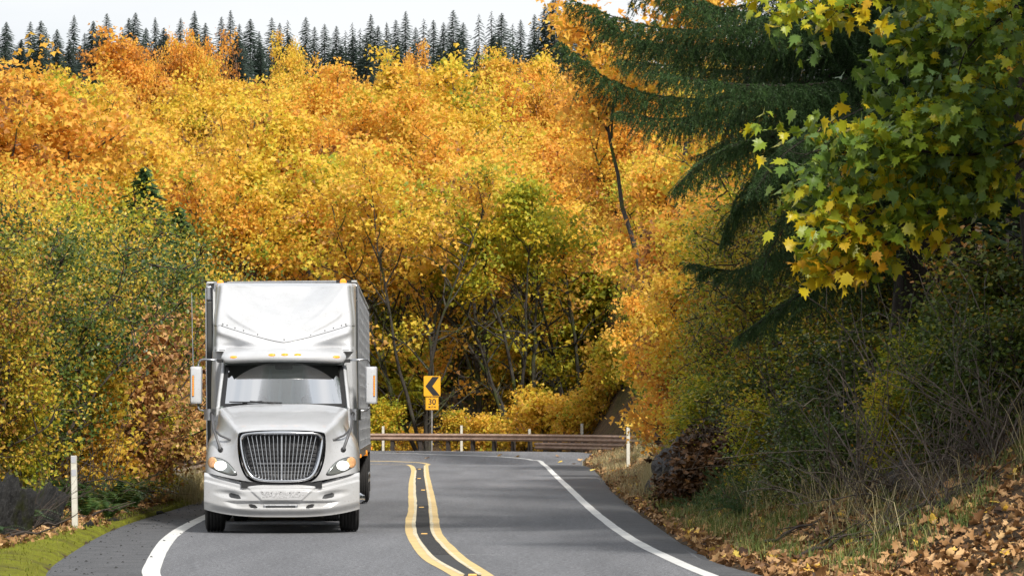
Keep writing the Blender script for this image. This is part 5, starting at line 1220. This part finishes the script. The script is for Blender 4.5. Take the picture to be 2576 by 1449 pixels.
def marker_mat():
    m, t = mat_new('white_marker_post'); f = noise_fac(t, 6, 8, .75); c = ramp(t, f, [(.3, (.42,.40,.33)), (.5, (.62,.60,.52)), (.7, (.72,.70,.63))])
    out(t, princ(t, c, .5, 0, .4)); return m
M['marker_post'] = marker_mat(); M['reflector'] = simple('silver_reflector', (.55, .56, .60), .3, .3)
def marker(px, D, h, label, z=None, wd=.10, refl=False, tilt=0.0):
    x = Xat(px, D); zz = tz(x, D) if z is None else z
    pr = []
    for zc in (-.4, h - .02, h): pr.append([(-wd/2, .02, zc), (-wd/2 + .01, -.006, zc), (wd/2 - .01, -.006, zc), (wd/2, .02, zc), (wd/2 - .02, .008, zc), (-wd/2 + .02, .008, zc)])
    mb = MB().grid(np.array(pr), closed_v=True); mb.f.append(tuple(range(12, 18)))
    e = empty('marker_post', (x, D, zz), 0, label, 'marker post'); e.rotation_euler = (0, tilt, 0)
    mb.obj('post', M['marker_post'], e, auto=30)
    if refl:
        for za, zb in ((h - .115, h - .01), (h - .315, h - .215)): MB().box((-wd/2 + .014, -.012, za), (wd/2 - .014, -.005, zb)).obj('reflector', M['reflector'], e)
    return e
marker(190, 58, 1.17, 'near white flexible marker post with two silver reflectors on the moss', z=.02, refl=True, tilt=R(-1.2))
for px, D, h, lb, kw in ((964, 164.5, 1.2, 'white marker post behind the guardrail next to the trailer', {}), (1161, 163.5, 1.2, 'white marker post behind the guardrail to the side of the speed plaque', {}), (1332, 160, 1.05, 'short white marker post in the middle of the curved guardrail', {}), (1464, 154, 1.15, 'white marker post where the guardrail turns', {}), (1580, 119.5, 1.33, 'tall white marker post standing in leaves in front of the guardrail', {}), (1628, 146, 1.2, 'white marker post by the grass at the guardrail end', {})):
    marker(px, D, h, lb, wd=.115)
# chevron sign
M['sign_yellow'] = simple('sign_yellow', (.82, .40, .012), .45, var=.06)
M['sign_black'] = simple('sign_black', (.012, .012, .014), .5)
SD = 166.0; sx = Xat(1087, SD); k = SD / FPX
sg = empty('chevron_sign', (sx, SD, tz(sx, SD)), R(8), 'yellow chevron curve sign with thirty speed plaque behind the guardrail', 'sign')
zz0 = float(sg.location.z)
def sz(py): return P(1087, py, SD)[2] - zz0
def rplate(w_, z0, z1, r=.04):
    o = []
    for cx0, cz0, a0 in ((w_/2 - r, z1 - r, 0), (-w_/2 + r, z1 - r, 90), (-w_/2 + r, z0 + r, 180), (w_/2 - r, z0 + r, 270)):
        for a in range(0, 91, 30): o.append((cx0 + r * math.cos(R(a0 + a)), cz0 + r * math.sin(R(a0 + a))))
    return o
MB().tube([(0, .05, -.5), (0, .05, sz(950))], .03, 8).obj('post', M['galv'], sg)
z1, z0 = sz(945.5), sz(996.5); W_ = 42.5 * k
pn = MB().prism(rplate(W_, z0, z1), -.004, .004).obj('chevron_panel', M['sign_yellow'], sg)
h_ = z1 - z0; ch = [(.42, .96), (.02, .96), (-.40, .49), (.05, .03), (.47, .03), (.01, .49)]
MB().prism([(a * W_, z0 + b * h_) for a, b in ch], -.012, -.007).obj('chevron_arrow', M['sign_black'], pn)
z1, z0 = sz(998.5), sz(1031); W2_ = 33.5 * k
pq = MB().prism(rplate(W2_, z0, z1, .03), -.004, .004).obj('speed_plaque', M['sign_yellow'], sg)
fm = MB()
ro, ri = np.array(rplate(W2_ - .02, z0 + .01, z1 - .01, .03)), np.array(rplate(W2_ - .045, z0 + .022, z1 - .022, .025))
fm.grid(np.stack([np.column_stack([ro[:, 0], np.full(16, -.008), ro[:, 1]]), np.column_stack([ri[:, 0], np.full(16, -.008), ri[:, 1]])]), closed_v=True); fm.obj('plaque_border', M['sign_black'], pq)
def text(body, size, loc, parent, mat, name):
    cu_ = bpy.data.curves.new(name, 'FONT'); cu_.body = body; cu_.size = size; cu_.align_x = 'CENTER'; cu_.extrude = .002; cu_.offset = size * .012
    o = bpy.data.objects.new(name, cu_); link(o); bpy.context.view_layer.update(); me = bpy.data.meshes.new_from_object(o.evaluated_get(bpy.context.evaluated_depsgraph_get())); bpy.data.objects.remove(o); bpy.data.curves.remove(cu_)
    me.materials.clear(); o = obj(name, me, mat, parent, loc, (R(90), 0, 0)); return o
text('30', .36, (0, -.010, z0 + .245), pq, M['sign_black'], 'speed_number'); text('M P H', .13, (0, -.010, z0 + .085), pq, M['sign_black'], 'unit_lettering')

# ------------------------------------------------------------------ ferns, grass, litter
def fern_mesh(seed, fronds=15, ln=.75):
    r = np.random.default_rng(seed); V = []; Tn = []
    for k in range(fronds):
        a = 6.283 * (k + r.random()) / fronds; d = np.array([math.cos(a), math.sin(a), 0]); sd = np.array([-d[1], d[0], 0]); L = ln * (.7 + .5 * r.random()); el = .9 + .5 * r.random(); q = []
        for t in np.linspace(0, 1, 22): q.append(d * L * t * (.5 + .45 * t) + np.array([0, 0, L * (el * t - (.75 + .25 * r.random() * 0) * el * t ** 2.2)]))
        q = np.array(q); tn = .55 + r.normal() * .2
        for i in range(2, 22):
            t = i / 21; w = .13 * L * math.sin(math.pi * min(1, .16 + .84 * t)) ** .8 + .006; fwd = q[i] - q[i - 1]
            for s in (-1, 1): V += [q[i] - fwd * .42, q[i] + fwd * .34, q[i] + sd * s * w + fwd * .5 + np.array([0, 0, -.12 * w])]; Tn += [tn + r.normal() * .06] * 3
    return fast_mesh('fronds', np.array(V), np.arange(len(V)).reshape(-1, 3), tone=np.clip(Tn, 0, 1))
FE = [fern_mesh(401), fern_mesh(402, 18, .85), fern_mesh(403, 12, .65)]
for i, (px, D, s) in enumerate(((60, 60, .9), (130, 62, 1.0), (215, 64, 1.1), (255, 66, 1.2), (300, 68, 1.25), (335, 70, 1.1), (275, 63.5, .8), (180, 66, 1.2), (235, 70, 1.3), (360, 76, 1.0), (100, 65, 1.2), (150, 58.8, .6), (20, 58, .9), (60, 55.5, .7), (-10, 52.5, .6), (110, 59, .9), (320, 73, 1.3))):
    x = Xat(px, D); place('sword_fern', (FE[i % 3],), (x, D, tz(x, D) - .02), rr.random() * 6, s * 1.15, (M['fern'],), 'dark green sword fern at the foot of the roadside thicket', 'fern', 'ferns at the foot of the thicket', names=('fronds',))
for px, D, s in ((2215, 43.2, .42), (2235, 43.6, .4), (2190, 43.0, .3)):
    x = Xat(px, D); place('sword_fern', (FE[2],), (x, D, tz(x, D)), rr.random() * 6, s * 1.2, (M['grass_green'],), 'bright green fern tuft on the leaf covered bank', 'fern', 'bright tufts on the bank', names=('fronds',))
# fir seedlings sprawling on the bank
def sprig(seed):
    r = np.random.default_rng(seed); V = []; Tn = []
    for k in range(12):
        a = 6.283 * r.random(); p = np.array([0, 0, .05]); d = np.array([math.cos(a), math.sin(a), .55 + .5 * r.random()]); st, _ = limb(r, p, d, .5 + .4 * r.random(), 8, .25, -.06)
        for _ in range(5):
            i = r.integers(2, 8); s2, _ = limb(r, st[i], r.normal(size=3) + d, .28, 5, .2); 
            for q in (st, s2):
                m = len(q) - 1; nn = 60; u = r.random(nn) * m; ii = np.minimum(u.astype(int), m - 1); c = q[ii] + (q[ii + 1] - q[ii]) * (u - ii)[:, None]; dd = norm(q[ii + 1] - q[ii]); nd = norm(r.normal(size=(nn, 3)) + dd * .6); w_ = norm(np.cross(nd, r.normal(size=(nn, 3)))) * .004
                V.append(np.stack([c - w_, c + w_, c + nd * .035], 1).reshape(-1, 3)); Tn.append(np.repeat(np.clip(.8 + r.normal(size=nn) * .15, 0, 1), 3))
    V = np.concatenate(V); return fast_mesh('needles', V, np.arange(len(V)).reshape(-1, 3), tone=np.concatenate(Tn))
SPG = [sprig(411), sprig(412)]
for i, (px, D, s) in enumerate(((1740, 66, .7), (1800, 64, .85), (1850, 61, 1.0), (1900, 63, 1.1), (1875, 58, .8), (1950, 60, 1.0), (1990, 64, 1.1), (1920, 66, 1.0), (2040, 58, .8), (1830, 67, .8))):
    x = Xat(px, D); place('fir_seedling', (SPG[i % 2],), (x, D, tz(x, D) - .02), rr.random() * 6, s, (M['needle'],), 'low dark green fir seedling sprawling on the bank above the leaves', 'seedling', 'fir seedlings on the bank', names=('needles',))
# dead brown brush
DB = grow_tree(421, 1.15, 9, (-.3, -.2), .1, .6, leaf=.105, per=8, clump=.13, tmpl=T_CURL, rad=.014, subs=7, tmean=.4, tvar=.3, hang=.9, up=.1)
for i, (px, D, s, lb) in enumerate(((1722, 70, .5, 'dead brown leafy branch lying below the grey rock'), (1765, 69, .75, 'heap of dead brown leaves on a fallen branch, largest of three'), (1815, 70, .9, 'dead brown branch hanging down the bank above the seedlings'), (1850, 74, .8, 'dead brown branch higher up the bank beside the bright bush'))):
    x = Xat(px, D); place('dead_branch', DB, (x, D, tz(x, D) + .05), rr.random() * 6, (s * 1.25, s * 1.25, s * .8), (M['twig_dark'], M['leaf_dead']), lb, 'dead branch', names=('stems', 'foliage'))
# grass
def grass(name, pts, hmin, hmax, mat, label, seed, tm=.5, lean=.5):
    r = np.random.default_rng(seed); n = len(pts); h = r.uniform(hmin, hmax, n); a = r.random(n) * 6.283; d = np.column_stack([np.cos(a), np.sin(a), np.zeros(n)]); s = np.column_stack([-d[:, 1], d[:, 0], np.zeros(n)]) * .0045
    b = pts; m_ = b + d * (h * lean * .35)[:, None] + np.column_stack([np.zeros((n, 2)), h * .62]); t = b + d * (h * lean * r.uniform(.5, 1.4, n))[:, None] + np.column_stack([np.zeros((n, 2)), h * r.uniform(.7, 1, n)])
    V = np.stack([b - s, b + s, m_ + s * .8, m_ - s * .8, t], 1).reshape(-1, 3); k = np.arange(n)[:, None] * 5
    F = np.concatenate([k + [0, 1, 2], k + [0, 2, 3], k + [3, 2, 4]]); tn = np.repeat(np.clip(tm + r.normal(size=n) * .25, 0, 1), 5)
    o = obj(name, fast_mesh(name, V, F, tone=tn), mat); tagp(o, label, 'grass', kind='stuff'); return o
def patch(n, px0, px1, D0, D1, seed, clump=0):
    r = np.random.default_rng(seed); D = r.uniform(D0, D1, n); px = r.uniform(px0, px1, n)
    x = (px - CXP) / FPX * D
    if clump:
        c = r.integers(0, max(1, n // clump), n); cx_ = r.uniform(px0, px1, n // clump + 1); cd = r.uniform(D0, D1, n // clump + 1); D = cd[c] + r.normal(size=n) * .12; x = (cx_[c] - CXP) / FPX * cd[c] + r.normal(size=n) * .10
    return np.column_stack([x, D, terrain(x, D)])
grass('dry_grass', patch(5200, 330, 500, 76, 90, 501, 40), .3, .75, M['grass_dry'], 'tall dry tan grass beside the guardrail end', 502, .55)
grass('dry_grass', np.vstack([patch(5200, 1630, 1770, 79, 100, 503, 26), patch(1200, 1600, 1700, 118, 140, 505, 30)]), .3, .8, M['grass_dry'], 'pale dry grass over the grey rock at the cutting end', 504, .75)
def roadside(n, D0, D1, d0, d1, seed, side='r', clump=30):
    r = np.random.default_rng(seed); e = RIGHT_EDGE if side == 'r' else LEFT_EDGE; k = (e[:, 1] > D0) & (e[:, 1] < D1); e = e[k]; nc = max(1, n // clump); i = r.integers(0, len(e), nc); d = r.uniform(d0, d1, nc) * (1 if side == 'r' else -1)
    c = np.column_stack([e[i, 0] + d, e[i, 1] + r.normal(size=nc) * .3])[r.integers(0, nc, n)] + r.normal(size=(n, 2)) * .09
    return np.column_stack([c, terrain(c[:, 0], c[:, 1])])
grass('bank_grass', roadside(21000, 40, 80, .25, 4.6, 511), .08, .36, M['grass_green'], 'short mixed green and straw grass on the leaf covered bank', 512, .42, .8)
grass('verge_grass', roadside(5000, 75, 145, .1, 1.6, 513), .1, .4, M['grass_dry'], 'thin straw grass along the pavement edge before the guardrail', 514, .5, .8)
grass('long_grass', roadside(1700, 42, 66, 1.2, 5.0, 515, clump=10), .35, .95, M['grass_dry'], 'long pale bent grass stems among the brambles', 516, .5, 1.1)
mi = np.random.default_rng(521).integers(0, 199, 5200); mj = np.random.default_rng(522).random(5200)
mp_ = le[mi] + nl[mi] * (wm[mi] * mj)[:, None] + np.random.default_rng(523).normal(size=(5200, 2)) * .08
grass('moss_tufts', np.column_stack([mp_, terrain(mp_[:, 0], mp_[:, 1]) + .04]), .02, .07, leaf_mat('moss_tuft', [(0, (.30,.24,.07)), (.4, (.26,.27,.03)), (1, (.13,.17,.015))]), 'ragged short grass in the moss verge', 524, .5, .9)
# fallen leaves
def ground_pts(n, seed):
    r = np.random.default_rng(seed); out_ = []
    e = RIGHT_EDGE[(RIGHT_EDGE[:, 1] > 37) & (RIGHT_EDGE[:, 1] < 148)]; w_ = 1 / (e[:, 1] / 40) ** 1.0; i = r.choice(len(e), int(n * .74), p=w_ / w_.sum()); d = np.abs(r.normal(size=len(i))) * 1.7 + .02
    out_.append(np.column_stack([e[i, 0] + d, e[i, 1] + r.normal(size=len(i)) * .4]))
    e = LEFT_EDGE[(LEFT_EDGE[:, 1] > 40) & (LEFT_EDGE[:, 1] < 100)]; i = r.integers(0, len(e), int(n * .26)); d = np.abs(r.normal(size=len(i))) * 1.3 + np.interp(e[i, 1], [40, 50, 60, 100], [1.4, .9, .35, .2])
    out_.append(np.column_stack([e[i, 0] - d, e[i, 1] + r.normal(size=len(i)) * .4]))
    out_.append(np.column_stack([r.uniform(2.6, 8, n // 5), r.uniform(32, 54, n // 5)])); out_.append(np.column_stack([r.uniform(-10, -6.5, n // 10), r.uniform(44, 62, n // 10)]))
    p = np.concatenate(out_); p = p[~inside(p[:, 0], p[:, 1], ROADPOLY)]
    return np.column_stack([p, terrain(p[:, 0], p[:, 1]) + .015 + .03 * r.random(len(p))])
lpts = ground_pts(26000, 601); r6 = np.random.default_rng(602)
ltone = np.clip(.5 + .22 * r6.normal(size=len(lpts)), 0, 1)
v, f, tn = scatter(lpts, .105 * (.25 + r6.random(len(lpts)) ** 1.5), ltone, T_CURL, .7, 0, 603)
tagp(obj('leaf_litter', fast_mesh('leaf_litter', v, f, tone=tn), M['leaf_litter']), 'tan and brown fallen leaves carpeting the roadside banks', 'fallen leaves', kind='stuff')
FL = []
for k in range(6):
    V, F = T_MAPLE; vv = V.copy(); vv[:, 1] -= .5; vv[:, 2] = .22 * np.sin(vv[:, 0] * 3 + k) * vv[:, 1] + .25 * np.abs(vv[:, 0]) + .18 * vv[:, 1] ** 2
    m_ = fast_mesh('fallen_leaf', vv, F, tone=np.full(len(V), .45 + .1 * k)); m_.materials.append(M['leaf_litter']); FL.append(m_)
e = RIGHT_EDGE[(RIGHT_EDGE[:, 1] > 40) & (RIGHT_EDGE[:, 1] < 62)]; el_ = LEFT_EDGE[(LEFT_EDGE[:, 1] > 47) & (LEFT_EDGE[:, 1] < 78)]
for k in range(300):
    left_ = k >= 230
    if not left_: q = e[r6.integers(len(e))]; d = abs(r6.normal()) * 1.3 + .05; x, y = q[0] + d, q[1] + r6.normal() * .3
    else: q = el_[r6.integers(len(el_))]; d = abs(r6.normal()) * .8 + float(np.interp(q[1], [47, 56, 78], [1.1, .5, .25])); x, y = q[0] - d, q[1]
    o = obj('fallen_leaf', FL[k % 6], None, None, (x, y, tz(x, y) + .05), (r6.normal() * .45 - .15, r6.normal() * .45, r6.random() * 6.28), .105 * (.7 + .6 * r6.random()))
    tagp(o, 'large dry tan maple leaf lying on the litter ' + ('beside the moss verge' if left_ else 'of the bank across the road'), 'leaf', 'fallen leaves ' + ('beside the moss verge' if left_ else 'on the bank across the road'))
# a few loose leaves on the far pavement, grit on the near shoulder
r7 = np.random.default_rng(701); q = []
for px, py in [(640, 600), (480, 598), (440, 650), (1050, 640), (1340, 680), (1560, 735), (1440, 690), (1330, 640), (1700, 850), (1480, 665), (240, 615), (930, 635)]: c = G(*z3(px, py)); q.append((c[0], c[1], float(road_z(c[0], c[1])) + .03))
for i, p in enumerate(q):
    o = obj('fallen_leaf', FL[i % 6], None, None, p, (r7.normal() * .2, r7.normal() * .2, r7.random() * 6), .2); tagp(o, 'tan leaf lying loose on the pavement of the bend', 'leaf', 'loose leaves on the pavement')
def grit(n, seed):
    r = np.random.default_rng(seed); e = LEFT_EDGE[(LEFT_EDGE[:, 1] > 40) & (LEFT_EDGE[:, 1] < 80)]; i = r.integers(0, len(e), n); d = np.abs(r.normal(size=n)) * .55 + .04
    p = np.column_stack([e[i, 0] + d, e[i, 1] + r.normal(size=n) * .3, np.full(n, .008)]); T4 = (np.array([(1, 0, 0), (-.5, .87, 0), (-.5, -.87, 0), (0, 0, .9)]), np.array([(0, 1, 3), (1, 2, 3), (2, 0, 3)]))
    V, F = T4; s = .012 * (.5 + 1.6 * r.random(n) ** 3); v = p[:, None] + s[:, None, None] * V[None] * np.array([1.2, 1.6, .8]); f = (F[None] + (np.arange(n) * 4)[:, None, None]).reshape(-1, 3)
    return fast_mesh('shoulder_gravel', v.reshape(-1, 3), f)
M['grit'] = simple('dark_grit', (.02, .019, .018), .9)
tagp(obj('shoulder_gravel', grit(420, 702), M['grit']), 'dark grit scattered over the near pavement shoulder', 'grit', kind='stuff')
# fallen sticks on the litter
T = Tubes(); r8 = np.random.default_rng(801)
STK = []
for k in range(3):
    T = Tubes(); st, _ = limb(r8, (-.5, 0, .03), (1, .1, 0), 1.0, 8, .25); st[:, 2] = .03 + .05 * np.abs(np.sin(np.arange(9))); T.add(st, np.linspace(.018, .008, 9), 5)
    for _ in range(3): b, _ = limb(r8, st[int(r8.integers(2, 7))], (r8.normal(), r8.normal(), .2), .3, 4, .3); T.add(b, np.linspace(.008, .003, 5), 4)
    STK.append(T.mesh('fallen_stick')); STK[-1].materials.append(M['twig_dark'])
for i, (px, D) in enumerate(((40, 51.5), (60, 54), (120, 56), (20, 52.5), (240, 63), (300, 68), (2200, 43), (2060, 45), (2330, 42.6), (1990, 48), (2420, 43.5), (2130, 44.5))):
    x = Xat(px, D); o = obj('fallen_stick', STK[i % 3], None, None, (x, D, tz(x, D) + .02), (0, -.15 if px < 500 else -.4, r8.normal() * .7), 1.0 + .7 * r8.random()); tagp(o, 'dead stick lying on the leaf litter ' + ('below the dark rocks' if px < 500 else 'of the bank'), 'stick', 'dead sticks ' + ('below the dark rocks' if px < 500 else 'on the bank'))
# ------------------------------------------------------------------ labels that single out the members of a group
ORD = 'first second third fourth fifth sixth seventh eighth ninth tenth eleventh twelfth thirteenth fourteenth fifteenth sixteenth seventeenth eighteenth nineteenth twentieth twenty-first twenty-second twenty-third twenty-fourth twenty-fifth twenty-sixth twenty-seventh twenty-eighth twenty-ninth thirtieth'.split()
grp = {}
for o in COL.objects:
    if o.parent is None and 'group' in o and 'label' in o: grp.setdefault((o['group'], o['label']), []).append(o)
for (g_, l_), mem in grp.items():
    if not 2 <= len(mem) <= 30 or 'leaf' in mem[0].name.split('_')[-1]: continue
    mem.sort(key=lambda o: o.location.x / o.location.y)
    for i, o in enumerate(mem):
        if len(l_.split()) <= 13 and i < 30: o['label'] = f'{l_}, {ORD[i]} from left'
